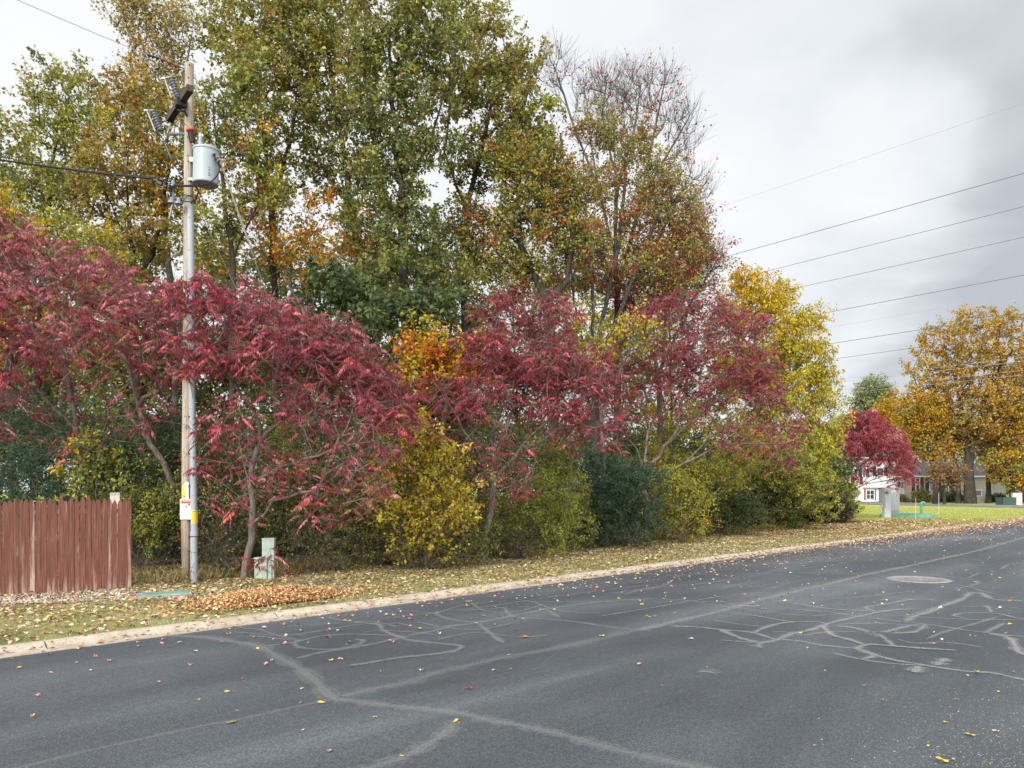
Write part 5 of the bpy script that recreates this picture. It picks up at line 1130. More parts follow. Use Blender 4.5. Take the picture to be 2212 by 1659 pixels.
sumac('sumac_tree', 'rounded bright crimson sumac in front of the white house', 47,
      [[(1800,1100),(1830,1065),(1870,1045),(1920,1020,-.4)], [(1830,1065),(1850,1020),(1860,960)], [(1870,1045),(1930,1035,-.4),(1960,1010,-.5)], [(1850,1020),(1890,980)]],
      [(1845,925,55,38,0,1.2,2.4),(1815,960,45,45,0,1,2.2),(1885,945,50,34,0,1.2,2.4),(1920,980,38,38,-.3,1,2.0),(1835,1000,50,35,0,.7,2.2),(1948,1030,20,28,-.4,.9,1.2),(1810,1020,35,40,0,.8,1.5),(1895,1005,50,22,0,.5,2),(1945,1000,24,34,-.4,.9,1.2),(1860,905,30,20,0,.8,2)], 330, 45, SG, lv=13, pairs=6, LL=.85, pal=[(CRIM,5),(ROSE,2),(MAROON,2),((.42,.05,.07),2)], trunk_r=.10)
sumac('sumac_sapling', 'knee high red sumac sprout in front of the pale green pedestals', 14.6,
      [[(588,1262),(586,1215),(583,1185)], [(586,1220),(600,1180)]], [(585,1190,14,14,0,1,.12),(575,1213,10,10,0,.8,.12),(605,1190,10,10,0,.7,.12)], 5, 46, None, lv=3, pairs=9, LL=.34, trunk_r=.008)
# --- far trees
FG = 'trees around the distant houses'
tree('golden_oak', 'big golden oak with several stout trunks in front of the beige house', 'tree', 100, [[(2096,1087),(2094,1040),(2090,980),(2080,900),(2060,800)], [(2092,1000),(2110,920),(2140,820)], [(2091,970),(2040,900),(2000,830)], [(2091,960),(2150,900),(2190,840)]],
     [(2100,700,45,32),(2160,710,45,36),(2040,740,50,40),(2100,780,80,50),(2180,780,50,60),(2010,800,50,50),(2060,860,90,50),(2150,870,80,50),(1990,880,50,40),(2080,920,90,34),(2180,930,60,40),(2000,940,40,30)], 1250, 70, .36, [((.43,.28,.055),4),(GOLD,2.4),((.48,.22,.04),1.5),((.35,.29,.07),3),(BRN,1.5)], seed=61, group=FG, cluster=1.25, trunk_r=.95, tipr=.03, twr=.015, step=1.5, clscale=3.5, mind=1.1, mix=.4)
for i, (px, py, d, lab, tr_, bl, n, pal) in enumerate([
  (2070, 1086, 101, 'grey trunked oak close to the left of the big golden oak', .55, [(2050,950,55,40),(2030,900,50,50)], 140, [((.38,.24,.04),3),(BRN,2),(GOLD,1),(OLIVE,1.4)]),
  (2135, 1086, 102, 'dark trunked oak close to the right of the big golden oak', .75, [(2150,960,50,36),(2180,900,50,60),(2170,1000,30,22)], 180, [((.34,.19,.03),3),(BRN,2),(ORA,1.2),(OLIVE,1.6)]),
  (2022, 1087, 99, 'pale trunked oak in front of the beige house windows', .55, [(1990,900,50,50),(2010,970,50,28),(1975,940,36,36)], 200, [((.42,.27,.03),3),(GOLD,2),(OLIVE,1.4),(BRN,1)]),
  (2186, 1083, 98, 'yellow green tree standing over the dark green utility box', .3, [(2185,1030,38,26),(2170,1000,36,30),(2215,1020,40,40)], 200, [(YG,3),(GOLD,2),((.4,.2,.04),1.4),(OLIVE,1)]),
  (2212, 1082, 108, 'brown oak half cut by the right edge of the view', .6, [(2230,880,50,90),(2220,980,50,60),(2250,800,60,80)], 300, [(BRN,3),(ORA,1.5),(OLIVE,2)]),
  (2040, 1085, 92, 'small brown ornamental tree with a pale thin trunk', .14, [(2045,1022,34,20),(2030,1036,18,12),(2060,1038,18,12)], 60, [(BRN,3),((.25,.16,.08),2),((.3,.2,.05),1)])]):
    gy = HY+(CAMH-GZ)/d*F
    tree('oak_tree' if i < 5 and i != 3 else 'small_tree', lab, 'tree', d, [[(px, gy), (px, 1030 if i < 3 else 1055), (bl[0][0], bl[0][1])]], bl, n, 34, .30, pal, seed=70+i, group=FG, cluster=1.1, trunk_r=tr_, tipr=.025, twr=.012, step=1.5, clscale=3)
tree('green_tree', 'pale green rounded tree behind the crimson sumac', 'tree', 125, [[(1883,1083),(1884,980),(1885,900)], [(1884,960),(1870,860)], [(1884,960),(1900,860)]], [(1885,845,34,30),(1870,880,32,34),(1900,880,32,36),(1885,920,40,30)], 260, 50, .38, [((.26,.29,.13),3),((.20,.23,.10),2),((.34,.34,.14),1)], seed=76, group=FG, cluster=1.2, trunk_r=.4, tipr=.025, twr=.012, step=1.5, clscale=3)
tree('yellow_tree', 'small orange yellow tree between the pale green tree and the golden oak', 'tree', 118, [[(1930,1083),(1928,960),(1926,900)]], [(1925,880,30,30),(1915,905,30,24),(1945,920,34,30),(1930,960,50,40),(1960,980,34,40)], 260, 44, .36, [(GOLD,3),(YG,1.5),((.45,.22,.04),2)], seed=77, group=FG, cluster=1.1, trunk_r=.3, tipr=.025, twr=.012, step=1.5, clscale=3)
for i, (px, d, top_, w_, pal, lab) in enumerate([(1800, 140, 930, 90, [(OLIVE,2),(MIDG,2),(GOLD,1)], 'olive backdrop tree behind the white house'), (1980, 145, 900, 80, [(OLIVE,2),(YG,1),(GOLD,2)], 'golden green backdrop tree between the two houses'),
        (2100, 145, 900, 80, [(OLIVE,2),(MIDG,2),(GOLD,1)], 'green backdrop tree behind the beige house roof'), (2210, 150, 880, 90, [(OLDK,2),(MIDG,2),(GOLD,1)], 'dark green backdrop tree at the right edge of the view'), (1700, 120, 960, 90, [(OLDK,2),(MIDG,2)], 'backdrop tree hidden mostly by the golden yellow tree'), (2330, 140, 850, 100, [(OLDK,2),(MIDG,2),(GOLD,1)], 'backdrop tree beyond the right edge')]):
    gy = HY+(CAMH-GZ)/d*F; tree('backdrop_tree', lab, 'tree', d, [[(px, gy), (px, (top_+gy)/2)]], [(px, (top_+gy)/2-20, w_, (gy-top_)*.5-8), (px+w_*.5, gy-40, w_*.7, 34), (px-w_*.5, gy-36, w_*.7, 30)], 240, 40, .5, pal, seed=100+i, group='backdrop trees', cluster=1.6, trunk_r=.4, tipr=.03, twr=.015, step=2, clscale=4)
for i, (px, d, w_, h_, pal, lab) in enumerate([(1990, 108, 18, 22, [(OLDK,3),(OLIVE,2),(BRN,1.5)], 'round bronze shrub under the beige house window'), (2062, 107, 16, 22, [(DKG,4),(BLUEG,2)], 'dark evergreen shrub right of the beige house door'), (2034, 108, 12, 12, [(BLUEG,3),(DKG,2)], 'small blue green shrub at the beige house door'), (1948, 109, 10, 9, [(OLDK,3),(BRN,2)], 'small dark shrub by the white house steps'), (2155, 110, 14, 12, [(DKG,3)], 'low dark shrub against the beige house end wall')]):
    gy = HY+(CAMH-GZ)/d*F; shrub('foundation_shrub', lab, d, [(px, gy-h_*.5, w_, h_*.6, 0, 1, 1.0)], 90, 30, .22, pal, 120+i, cluster=.5, group='shrubs by the houses', stems=4, tipr=.01)

# ================================================================== GROUND COVER
LEAFPAL = [((.52,.40,.25),3),((.45,.29,.15),2.6),((.58,.48,.33),3),((.32,.17,.10),1.4),((.44,.16,.11),.7),((.55,.40,.10),1.2),((.24,.16,.10),1.4)]
def scatter(name, n, sfun, tfun, zf, L0, pal, label, cat, seed, flat=.25, jit=.2, mat='litter', kind='stuff'):
    r = np.random.default_rng(seed); s = sfun(r, n); t = tfun(r, n, s); x = C0[0]+s*U[0]+t*N[0]; y = C0[1]+s*U[1]+t*N[1]
    pos = np.stack([x, y, zf(r, s, t)], 1); a = r.random(n)*6.283; tilt = r.normal(0, flat, n)
    d = np.stack([np.cos(a), np.sin(a), tilt], 1); nm = unit(np.stack([r.normal(0, flat, n), r.normal(0, flat, n), np.ones(n)], 1)); L = L0*(.6+.8*r.random(n))
    dist = np.linalg.norm(pos[:, :2], axis=1); L *= np.clip(dist/30, 1, 1.5)
    V, Q = kites(pos, d, nm, L, L*(.5+.4*r.random(n)), .2); c = palette_pick(r, n, pal, None, 1, jit)
    o = from_np(name, V, Q, M[mat], cols=c); return tag(o, label, cat, None, kind)
def gzn(s, t): return gz(s, t)
# densest under the sumacs and towards the far end of the verge
def s_verge(r, n):
    a = r.beta(1.5, 1.8, n)*54-14; k = r.random(n) < .3; return np.where(k, r.uniform(-16, 31, n), a)
scatter('leaf_litter', 38000, s_verge, lambda r, n, s: .44+5.0*r.random(n)**.8, lambda r, s, t: gzn(s, t)+.012+.012*r.random(len(s)), .075, LEAFPAL, 'tan, brown and red fallen leaves covering the grass verge', 'fallen leaves', 201)
scatter('leaf_litter', 9000, lambda r, n: r.uniform(-12, 30, n), lambda r, n, s: 4.6+3.5*r.random(n), lambda r, s, t: gzn(s, t)+.015+.03*r.random(len(s)), .085, [(BRN,3),((.3,.18,.09),2),((.15,.08,.05),2),((.4,.25,.12),1)], 'dead brown leaves on the soil inside the wood edge', 'fallen leaves', 202)
scatter('leaf_litter', 2600, lambda r, n: r.beta(1.5, 1.3, n)*60-14, lambda r, n, s: .02+.40*r.random(n)**1.1, lambda r, s, t: np.where(t > .35, .084, np.where(t > .27, .028+(t-.27)*.75, .022))+.004*r.random(len(s)), .07, LEAFPAL, 'fallen leaves caught along the concrete kerb', 'fallen leaves', 203)
scatter('leaf_litter', 4600, lambda r, n: r.beta(2.0, 1.4, n)*60-12, lambda r, n, s: -(.02+np.abs(r.exponential(.75, n))), lambda r, s, t: .012+.006*r.random(len(s)), .06, [((.55,.36,.26),3),((.50,.20,.16),2.4),((.62,.50,.36),2),(YEL,.8),((.35,.12,.08),1)], 'fallen leaves drifted on the asphalt beside the gutter', 'fallen leaves', 204)
scatter('leaf_litter', 700, lambda r, n: r.uniform(-4, 40, n), lambda r, n, s: -(1+8*r.random(n)), lambda r, s, t: .012+.006*r.random(len(s)), .05, [((.6,.5,.38),3),((.5,.3,.2),2),(YEL,2),(ORA,.5)], 'small leaves scattered far across the asphalt', 'fallen leaves', 205)
def chips(r, n):
    px = 2212-np.abs(r.normal(0, 170, n)); py = 1659-np.abs(r.normal(0, 130, n)); d = CAMH*F/(py-HY); return (px-CX)/F*d, d
r = np.random.default_rng(9); n = 900; X, Y = chips(r, n); pos = np.stack([X, Y, np.full(n, .006)], 1); a = r.random(n)*6.28
V, Q = kites(pos, np.stack([np.cos(a), np.sin(a), r.normal(0, .1, n)], 1), np.tile(np.array([[0, 0, 1.]]), (n, 1)), .006+.022*r.random(n)**3, .004+.005*r.random(n))
tag(from_np('leaf_crumbs', V, Q, M['litter'], cols=palette_pick(r, n, [((.6,.55,.35),2),((.5,.45,.12),1),((.5,.48,.45),1)], None, 1)), 'crumbled leaf bits and grit on the nearest asphalt', 'leaf debris', None, 'stuff')
# grass blades
def blades(name, n, sf, tf, h, pal, label, cat, seed, w=.0065, lean=.5):
    r = np.random.default_rng(seed); s = sf(r, n); t = tf(r, n, s); x = C0[0]+s*U[0]+t*N[0]; y = C0[1]+s*U[1]+t*N[1]
    pos = np.stack([x, y, gzn(s, t)-.004], 1); d = np.stack([r.normal(0, lean, n), r.normal(0, lean, n), np.ones(n)], 1); dist = np.linalg.norm(pos[:, :2], axis=1)
    H = h*(.5+r.random(n)); W = np.full(n, w)*np.clip(dist/14, 1, 3)
    V, Q = kites(pos, d, np.stack([r.normal(0, 1, n), r.normal(0, 1, n), np.zeros(n)], 1), H, W, .1)
    cl = smooth_rand(r, pos*np.array([1, 1, 0]), .8); return tag(from_np(name, V, Q, M['grass'], cols=palette_pick(r, n, pal, cl, .5, .2)), label, cat, None, 'stuff')
GP = [((.15,.18,.06),2),((.26,.27,.10),3),((.38,.35,.17),3),((.50,.43,.26),2.6)]
blades('grass', 62000, lambda r, n: r.uniform(-17, 14, n), lambda r, n, s: .42+4.2*r.random(n), .048, GP, 'short mown grass of the verge', 'grass', 301)
blades('grass', 22000, lambda r, n: r.uniform(12, 40, n), lambda r, n, s: .42+4.4*r.random(n), .05, [((.16,.18,.045),2),((.3,.26,.09),3),((.4,.32,.16),2)], 'thin yellowing grass along the far verge', 'grass', 302)
blades('grass', 30000, lambda r, n: r.uniform(33, 66, n), lambda r, n, s: .42+26*r.random(n)**1.3, .06, [((.26,.31,.07),3),((.35,.37,.10),2.5),((.44,.40,.16),1.5)], 'bright green lawn beyond the wood', 'grass', 303, w=.012)
blades('dry_grass', 5200, lambda r, n: r.choice([-7.2, -5.4, -4.6, -3.8, -2.4, -1.2, .6, 2.4, 4.5, 7, 10, 14, -8.4], n)+r.normal(0, .35, n), lambda r, n, s: 4.55+np.abs(r.normal(0, .35, n)), .30, [((.45,.37,.2),3),((.34,.27,.12),2),((.2,.2,.06),1.4)], 'tufts of tall straw coloured grass at the wood edge', 'grass', 304, w=.007, lean=.4)
# low weeds with broad leaves
r = np.random.default_rng(77); n = 9000; s = r.uniform(-9, 22, n); t = 4.5+np.abs(r.normal(0, .5, n)); pos = np.stack([C0[0]+s*U[0]+t*N[0], C0[1]+s*U[1]+t*N[1], GZ+.02+.28*r.random(n)**1.6], 1)
V, Q = kites(pos, r.normal(0, 1, (n, 3)), unit(r.normal(0, .6, (n, 3))+np.array([0, -.3, 1])), .06*(.6+r.random(n)), .045*(.6+r.random(n)))
tag(from_np('weeds', V, Q, M['leaf'], cols=palette_pick(r, n, [(MIDG,2),(OLIVE,2),(BRN,1.4),(RUST,.8),(YG,.8)], smooth_rand(r, pos, .7), .4)), 'low green and bronze weeds under the shrubs', 'weeds', None, 'stuff')
# gravel strip at the fence
r = np.random.default_rng(66); n = 2600; px = r.uniform(-60, 400, n); py = 1272+24*r.random(n)+.05*(330-px)*.5
P0 = np.array([G(a, b) for a, b in zip(px, py)]); sz = .012+.03*r.random(n)**2; V = []; Q = []
d8 = np.array([[1,0,0],[0,1,0],[-1,0,0],[0,-1,0],[0,0,.7],[0,0,-.7]]); V = (P0[:, None]+d8[None]*sz[:, None, None]*(.7+.6*r.random((n, 6, 1)))).reshape(-1, 3)
T3 = np.array([[0,1,4],[1,2,4],[2,3,4],[3,0,4],[1,0,5],[2,1,5],[3,2,5],[0,3,5]]); T3 = (np.arange(n)[:, None, None]*6+T3[None]).reshape(-1, 3)
cc = np.repeat(palette_pick(r, n, [((.5,.42,.38),2),((.35,.28,.25),2),((.6,.56,.52),1.5),((.28,.17,.14),2),((.4,.16,.12),.6)], None, 1), 8, axis=0)
tag(from_np('gravel', V, T3, M['litter'], cols=cc), 'pinkish grey gravel strip at the foot of the red fence', 'gravel', None, 'stuff')
# raked leaf pile
pc = G(588, 1292); th = thing('leaf_pile', 'raked heap of crisp orange brown leaves beside the kerb', 'leaf pile', pc)
sp0, tp0 = toST(pc)
def pile_h(ds, dt): 
    e = (ds/1.25)**2+(dt/.62)**2; return np.where(e < 1, ( .13)*(1-e)**1.1*(.85+.2*np.sin(ds*5)*np.cos(dt*7)), 0)
gs = np.linspace(-1.3, 1.3, 40); gt = np.linspace(-.66, .66, 26); A_, B_ = np.meshgrid(gs, gt, indexing='ij'); H_ = pile_h(A_, B_)
X = C0[0]+(sp0+A_)*U[0]+(tp0+B_)*N[0]; Y = C0[1]+(sp0+A_)*U[1]+(tp0+B_)*N[1]; V = np.stack([X, Y, GZ-.01+H_], -1).reshape(-1, 3); i = (np.arange(39)[:, None]*26+np.arange(25)[None, :]).ravel()
M['mound'] = mat_simple('leaf_mound', (.22, .10, .035), .95, .3, 25, bmp=.6)
Hf = H_.ravel(); Qm = np.stack([i, i+26, i+27, i+1], -1); Qm = Qm[(Hf[Qm] > .004).any(axis=1)]
from_np('mound', V, Qm, M['mound'], th, smooth=True)
r = np.random.default_rng(88); n = 8500; wd = np.where(r.random(n) < .25, 1.7, 1.); ds = r.normal(0, .5, n)*wd; dt = np.clip(r.normal(0, .27, n)*wd, -.6, 1.3); ds -= .35*(dt > 0)*0; h_ = pile_h(ds, dt)
pos = np.stack([C0[0]+(sp0+ds)*U[0]+(tp0+dt)*N[0], C0[1]+(sp0+ds)*U[1]+(tp0+dt)*N[1], GZ+.01+h_+.03*r.random(n)], 1)
V, Q = kites(pos, np.concatenate([r.normal(0, 1, (n, 2)), r.normal(0, .5, (n, 1))], 1), unit(r.normal(0, .6, (n, 3))+np.array([0, 0, 1])), .06*(.5+.9*r.random(n)), .028*(.5+1.*r.random(n)), .35)
from_np('leaves', V, Q, M['litter'], th, cols=palette_pick(r, n, [((.60,.35,.16),4),((.48,.25,.10),2.5),((.66,.46,.27),2.4),((.34,.17,.08),1.2),(YEL,.15)], None, 1, .25))
# brush heap between fence and pole
pc = G(335, 1235); th = thing('brush_heap', 'heap of dead twigs and brown leaves between the fence and the pole', 'brush heap', pc)
r = np.random.default_rng(89); n = 420; a = pc+np.stack([r.normal(0, .45, n), r.normal(.3, .35, n), .02+.28*r.random(n)], 1); dr_ = np.stack([r.normal(0, 1, n), r.normal(0, .5, n), r.normal(0, .12, n)], 1); L = .2+.5*r.random((n, 1))
V, Q = twig_tubes(a-unit(dr_)*L/2, a+unit(dr_)*L/2, .006, .003); V[:, 2] = np.maximum(V[:, 2], GZ); from_np('twigs', V, Q, M['bark_grey'], th)
n = 2600; dx = r.normal(0, .5, n); dy = r.normal(.3, .4, n); pos = pc+np.stack([dx, dy, .02+.26*np.exp(-(dx/.55)**2-((dy-.3)/.5)**2)], 1)
V, Q = kites(pos, np.concatenate([r.normal(0, 1, (n, 2)), r.normal(0, .3, (n, 1))], 1), unit(r.normal(0, .4, (n, 3))+np.array([0, 0, 1])), .07*(.6+.8*r.random(n)), .04, .2)
from_np('leaves', V, Q, M['litter'], th, cols=palette_pick(r, n, [(BRN,3),((.14,.08,.05),3),((.35,.2,.1),2),((.45,.35,.25),1)], None, 1))
# fallen branch
q = MB(); pts = [G(620, 1262, GZ+.03), G(665, 1259, GZ+.05), G(705, 1256, GZ+.06), G(735, 1262, GZ+.03)]; q.tube(catmull(np.array(pts), 4), .012, 6); q.tube([G(690, 1257, GZ+.05), G(712, 1248, GZ+.08)], .006, 5)
tag(q.build('fallen_branch', M['bark_grey'], loc=pts[0]), 'thin dead branch lying behind the leaf pile', 'branch')
# single leaves on the asphalt: lobed, curled, each its own object
def leaf_mesh(kind, col, sd):
    r = random.Random(sd); bm = bmesh.new(); ctr = bm.verts.new((0, 0, .008)); ring = []
    if kind == 'maple': prof = [(0, 1.), (.32, .42), (.8, .92), (1.15, .42), (1.75, .75), (2.3, .36), (2.95, .3), (3.33, .3), (3.98, .36), (4.53, .75), (5.13, .42), (5.48, .92), (5.96, .42)]
    elif kind == 'oak': prof = [(0, 1.), (.25, .55), (.5, .75), (.8, .38), (1.2, .5), (1.6, .28), (2.2, .42), (2.8, .5), (3.14, .95), (3.48, .5), (4.08, .42), (4.68, .28), (5.08, .5), (5.48, .38), (5.78, .75), (6.03, .55)]
    else: prof = [(k/10*6.283, abs(math.cos(k/10*6.283))*.62+.36) for k in range(10)]
    for a, rr in prof:
        rr *= .055*r.uniform(.9, 1.1); ring.append(bm.verts.new((rr*math.cos(a), rr*math.sin(a), .002+.016*r.random()+.25*rr*abs(math.sin(a*1.0)))))
    for i in range(len(ring)): bm.faces.new((ctr, ring[i], ring[(i+1) % len(ring)]))
    me = bpy.data.meshes.new('fallen_leaf'); bm.to_mesh(me); bm.free()
    at = me.attributes.new('leafcol', 'FLOAT_COLOR', 'FACE'); n = len(me.polygons); c = np.ones((n, 4), dtype=np.float32)
    c[:, :3] = np.array(col)*np.exp(np.array([r.gauss(0, .12) for _ in range(n)]))[:, None]; at.data.foreach_set('color', c.ravel()); me.materials.append(M['litter']); return me
KINDS = {'yellow': (.66, .46, .05), 'tan': (.52, .38, .22), 'pale': (.66, .58, .46), 'pink': (.55, .26, .24), 'orange': (.62, .24, .03), 'crimson': (.45, .06, .10), 'brown': (.24, .12, .06)}
lm = {}
for kx, c in KINDS.items():
    for j, sh in enumerate(('maple', 'oak', 'oval')): lm[(kx, j)] = leaf_mesh(sh, c, hash(kx) % 100 if False else len(kx)*7+j)
LV = [  # D-space position, colour, size, shape
 (80,1504,'pink',1.3,0),(72,1547,'tan',1.1,1),(205,1420,'pink',1.2,0),(165,1432,'tan',.8,1),(195,1448,'pale',.7,2),(235,1428,'yellow',.9,2),(110,1452,'yellow',.6,2),(42,1442,'yellow',.7,2),(25,1423,'pink',.8,0),
 (500,1560,'yellow',1.0,2),(490,1495,'yellow',.7,2),(512,1535,'yellow',.5,2),(430,1510,'yellow',.4,2),(652,1487,'tan',.6,2),(577,1434,'pink',1.3,0),(587,1427,'pale',.6,2),(717,1427,'yellow',1.1,0),(735,1424,'tan',.9,1),(648,1518,'pale',.5,2),(693,1518,'yellow',.9,2),
 (712,1622,'pink',.7,2),(655,1576,'yellow',.4,2),(810,1548,'yellow',.5,2),(868,1633,'yellow',.5,2),(985,1557,'yellow',.8,2),(988,1561,'brown',.6,2),(910,1448,'pale',1.4,0),(1013,1487,'crimson',1.0,2),(1068,1448,'tan',1.0,0),(1103,1445,'tan',.6,2),(958,1423,'brown',.8,1),
 (1134,1376,'orange',1.3,2),(1300,1375,'yellow',1.1,2),(948,1370,'pale',1.1,0),(847,1388,'pink',.9,0),(907,1358,'yellow',.9,2),(711,1376,'orange',.7,2),(617,1391,'pink',.9,0),(666,1389,'pale',.5,2),(850,1330,'pale',1.1,0),(887,1330,'pink',.9,0),(755,1342,'pale',.8,1),(822,1450,'yellow',.4,2),
 (1380,1435,'tan',.9,2),(1430,1480,'yellow',.4,2),(1130,1337,'pale',.9,0),(1170,1318,'tan',1.0,1),(1198,1317,'yellow',.7,2),(1205,1300,'pale',.9,0),(1045,1330,'yellow',.7,2),(1030,1347,'tan',.9,1),(1070,1349,'pale',.7,2),(1150,1290,'pink',.9,0),(1210,1265,'pale',1.,0),(1212,1407,'brown',.7,0),
 (1436,1282,'yellow',.9,0),(1480,1294,'pale',.8,0),(1386,1307,'yellow',.9,1),(1415,1331,'orange',.7,2),(1400,1333,'yellow',.9,2),(1627,1302,'pale',1.1,1),(1600,1309,'tan',.8,1),(1651,1315,'yellow',.7,2),(1561,1300,'pale',.8,2),(1696,1298,'pale',1.1,0),(1512,1252,'pale',1.,0),(1700,1254,'pale',.9,0),(1782,1252,'pink',.9,0),
 (1826,1300,'yellow',.6,2),(1949,1308,'orange',1.1,1),(2033,1315,'pale',1.4,0),(2025,1325,'yellow',.6,2),(1895,1346,'yellow',.7,2),(1730,1368,'yellow',.6,2),(1745,1400,'pale',.6,0),(1492,1381,'pale',1.,1),(1868,1482,'pink',.9,0),(1782,1448,'tan',.4,2),(2015,1391,'pink',.9,1),(2110,1453,'yellow',1.2,2),(2090,1459,'tan',.6,2),(2160,1249,'yellow',.8,2),
 (2107,1258,'yellow',.8,1),(2148,1271,'tan',.8,1),(2182,1299,'orange',.8,1),(2041,1560,'yellow',.8,1),(2096,1587,'yellow',1.0,2),(2035,1643,'yellow',1.8,2),(2070,1511,'yellow',.4,2),(2150,1580,'tan',.7,2),(2060,1640,'tan',.5,2),(2005,1612,'yellow',.5,2),(2157,1494,'yellow',.4,2),(2190,1450,'yellow',.5,2),(1908,1510,'yellow',.3,2),(1760,1610,'tan',.3,2),
 (455,1340,'yellow',1.6,0),(480,1348,'tan',1.,1),(505,1353,'yellow',.9,2),(215,1375,'orange',1.5,0),(232,1371,'yellow',1.4,0),(205,1380,'yellow',1.2,1),(520,1350,'pale',.8,0),(120,1400,'pale',.8,1),(380,1362,'yellow',.9,2),(690,1330,'pale',1.,0),(640,1338,'tan',1.,1),(730,1318,'orange',1.,1),(760,1330,'orange',1.1,0)]
for i, (px, py, kx, sz, j) in enumerate(LV):
    p = G(px, py, .012); s_, t_ = toST(p)
    z = .009 if t_ < 0 else .026
    o = bpy.data.objects.new('fallen_leaf', lm[(kx, j)]); COL.objects.link(o); o.location = (p[0], p[1], z); rr = random.Random(i)
    o.rotation_euler = (rr.gauss(0, .12), rr.gauss(0, .12), rr.random()*6.28); sz = min(sz, 1.15)*(.72 if py > 1400 else .85); o.scale = (sz, sz*rr.uniform(.7, 1), sz*rr.uniform(.9, 2.2))
    tag(o, f'{kx} {("maple","oak","oval")[j]} leaf lying on the street', 'leaf', f'{kx} {("maple","oak","oval")[j]} leaves dropped on the street')

# ================================================================== SKY, SUN, CAMERA
SUN_EL = math.radians(33); SUN_AZ = math.radians(205)     # azimuth clockwise from +Y: behind and left of the camera
w = bpy.data.worlds.new('World'); SC.world = w; w.use_nodes = True; nt = w.node_tree; bg = nt.nodes['Background']
sky = nd(nt, 'ShaderNodeTexSky'); sky.sky_type = 'NISHITA'; sky.sun_disc = False; sky.sun_elevation = SUN_EL; sky.sun_rotation = SUN_AZ; sky.air_density = 1; sky.dust_density = 2
tc = nd(nt, 'ShaderNodeTexCoord').outputs['Generated']
sp = nd(nt, 'ShaderNodeSeparateXYZ'); nt.links.new(tc, sp.inputs[0])
zc_ = nd(nt, 'ShaderNodeMath', operation='MAXIMUM'); nt.links.new(sp.outputs[2], zc_.inputs[0]); zc_.inputs[1].default_value = 0
za_ = nd(nt, 'ShaderNodeMath', operation='ADD'); nt.links.new(zc_.outputs[0], za_.inputs[0]); za_.inputs[1].default_value = .22
dv = nd(nt, 'ShaderNodeVectorMath', operation='DIVIDE'); nt.links.new(tc, dv.inputs[0]); cb_ = nd(nt, 'ShaderNodeCombineXYZ')
for k in range(3): nt.links.new(za_.outputs[0], cb_.inputs[k])
nt.links.new(cb_.outputs[0], dv.inputs[1])
n1 = noise(nt, mapping(nt, dv.outputs[0], (1, 1, 0), (0, 0, .6), (3.1, 1.7, 0)), .62, 5, .5, .25)
n2 = noise(nt, mapping(nt, dv.outputs[0], (1, 1, 0), (0, 0, .2), (7.7, 4.2, 0)), 2.1, 5, .55, .2)
def fm(op, a, b_):
    n = nd(nt, 'ShaderNodeMath', operation=op)
    for k, v in enumerate((a, b_)):
        if isinstance(v, (int, float)): n.inputs[k].default_value = v
        else: nt.links.new(v, n.inputs[k])
    return n.outputs[0]
# brighter towards the left, greyer cloud bank low on the right
val = fm('ADD', fm('MULTIPLY', fm('SUBTRACT', n1, .5), 1.05), fm('MULTIPLY', fm('SUBTRACT', n2, .5), .85))
val = fm('ADD', fm('ADD', val, .50), fm('MULTIPLY', sp.outputs[0], -.22))
def patch(px, py, cosw, amt):
    global val
    v_ = Vector(((px-CX)/F, 1, (HY-py)/F)).normalized(); dn = nd(nt, 'ShaderNodeVectorMath', operation='DOT_PRODUCT'); nt.links.new(tc, dn.inputs[0]); dn.inputs[1].default_value = v_
    m_ = nd(nt, 'ShaderNodeMapRange', interpolation_type='SMOOTHERSTEP'); nt.links.new(dn.outputs['Value'], m_.inputs[0]); m_.inputs['From Min'].default_value = cosw; m_.inputs['From Max'].default_value = 1.0; m_.inputs['To Max'].default_value = amt
    val = fm('ADD', val, m_.outputs[0])
patch(2450, 660, .88, -.26); patch(2350, 0, .88, -.10); patch(1660, 540, .96, .24); patch(1930, 330, .993, .2); patch(60, 60, .80, .30); patch(1450, 150, .95, .06)
cloud = ramp(nt, [(.02, (.36, .38, .405)), (.22, (.45, .472, .50)), (.36, (.55, .574, .60)), (.52, (.62, .638, .655)), (.74, (.672, .678, .68))], val)
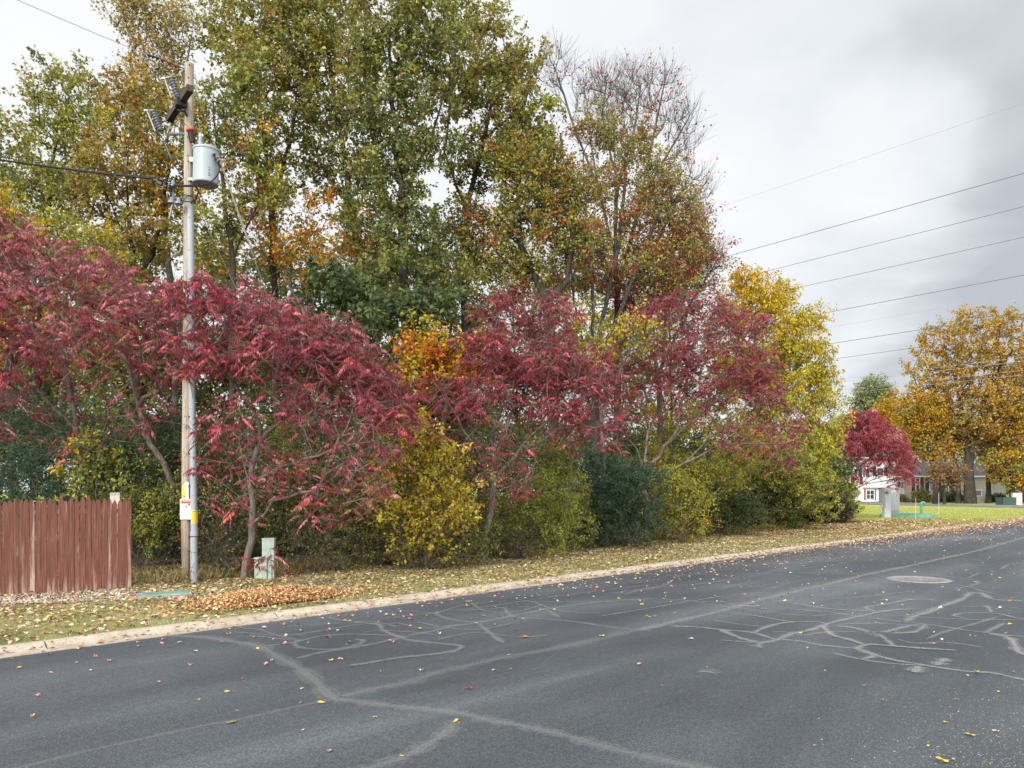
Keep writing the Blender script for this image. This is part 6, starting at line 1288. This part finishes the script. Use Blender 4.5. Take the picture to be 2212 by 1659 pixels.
skm = nd(nt, 'ShaderNodeVectorMath', operation='SCALE'); nt.links.new(sky.outputs[0], skm.inputs[0]); skm.inputs['Scale'].default_value = .08
mb2 = nd(nt, 'ShaderNodeMapRange'); nt.links.new(sp.outputs[1], mb2.inputs[0]); mb2.inputs['From Min'].default_value = .1; mb2.inputs['From Max'].default_value = -.7; mb2.inputs['To Min'].default_value = 1; mb2.inputs['To Max'].default_value = 3.4  # gain added to the unseen clouds behind the camera, as fill light
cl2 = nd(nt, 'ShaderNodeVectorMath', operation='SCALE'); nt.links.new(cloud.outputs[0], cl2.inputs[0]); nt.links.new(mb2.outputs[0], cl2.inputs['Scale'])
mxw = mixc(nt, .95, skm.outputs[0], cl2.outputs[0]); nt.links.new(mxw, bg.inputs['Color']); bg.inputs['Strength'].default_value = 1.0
sl = bpy.data.lights.new('sun', 'SUN'); sl.energy = 2.5; sl.angle = math.radians(14); sl.color = (1, .95, .87)
so_ = bpy.data.objects.new('sun', sl); COL.objects.link(so_)
dirv = Vector((math.sin(SUN_AZ)*math.cos(SUN_EL), math.cos(SUN_AZ)*math.cos(SUN_EL), math.sin(SUN_EL))); so_.rotation_euler = dirv.to_track_quat('Z', 'Y').to_euler(); so_.location = (0, -20, 40)
cam = bpy.data.cameras.new('camera'); co = bpy.data.objects.new('camera', cam); COL.objects.link(co); co.location = (0, 0, CAMH); co.rotation_euler = (math.radians(90), 0, 0)
cam.sensor_fit = 'HORIZONTAL'; cam.sensor_width = 36; cam.lens = 36*F/2212; cam.shift_y = (HY-829.5)/2212; cam.clip_end = 3000; cam.clip_start = .1
SC.camera = co
SC.render.engine = 'CYCLES'; SC.render.resolution_x = 1024; SC.render.resolution_y = 768
SC.view_settings.view_transform = 'Standard'; SC.view_settings.look = 'None'; SC.view_settings.exposure = .6; SC.view_settings.gamma = 1
SC.cycles.max_bounces = 5; SC.cycles.diffuse_bounces = 3; SC.cycles.glossy_bounces = 2; SC.cycles.transmission_bounces = 4; SC.cycles.transparent_max_bounces = 8
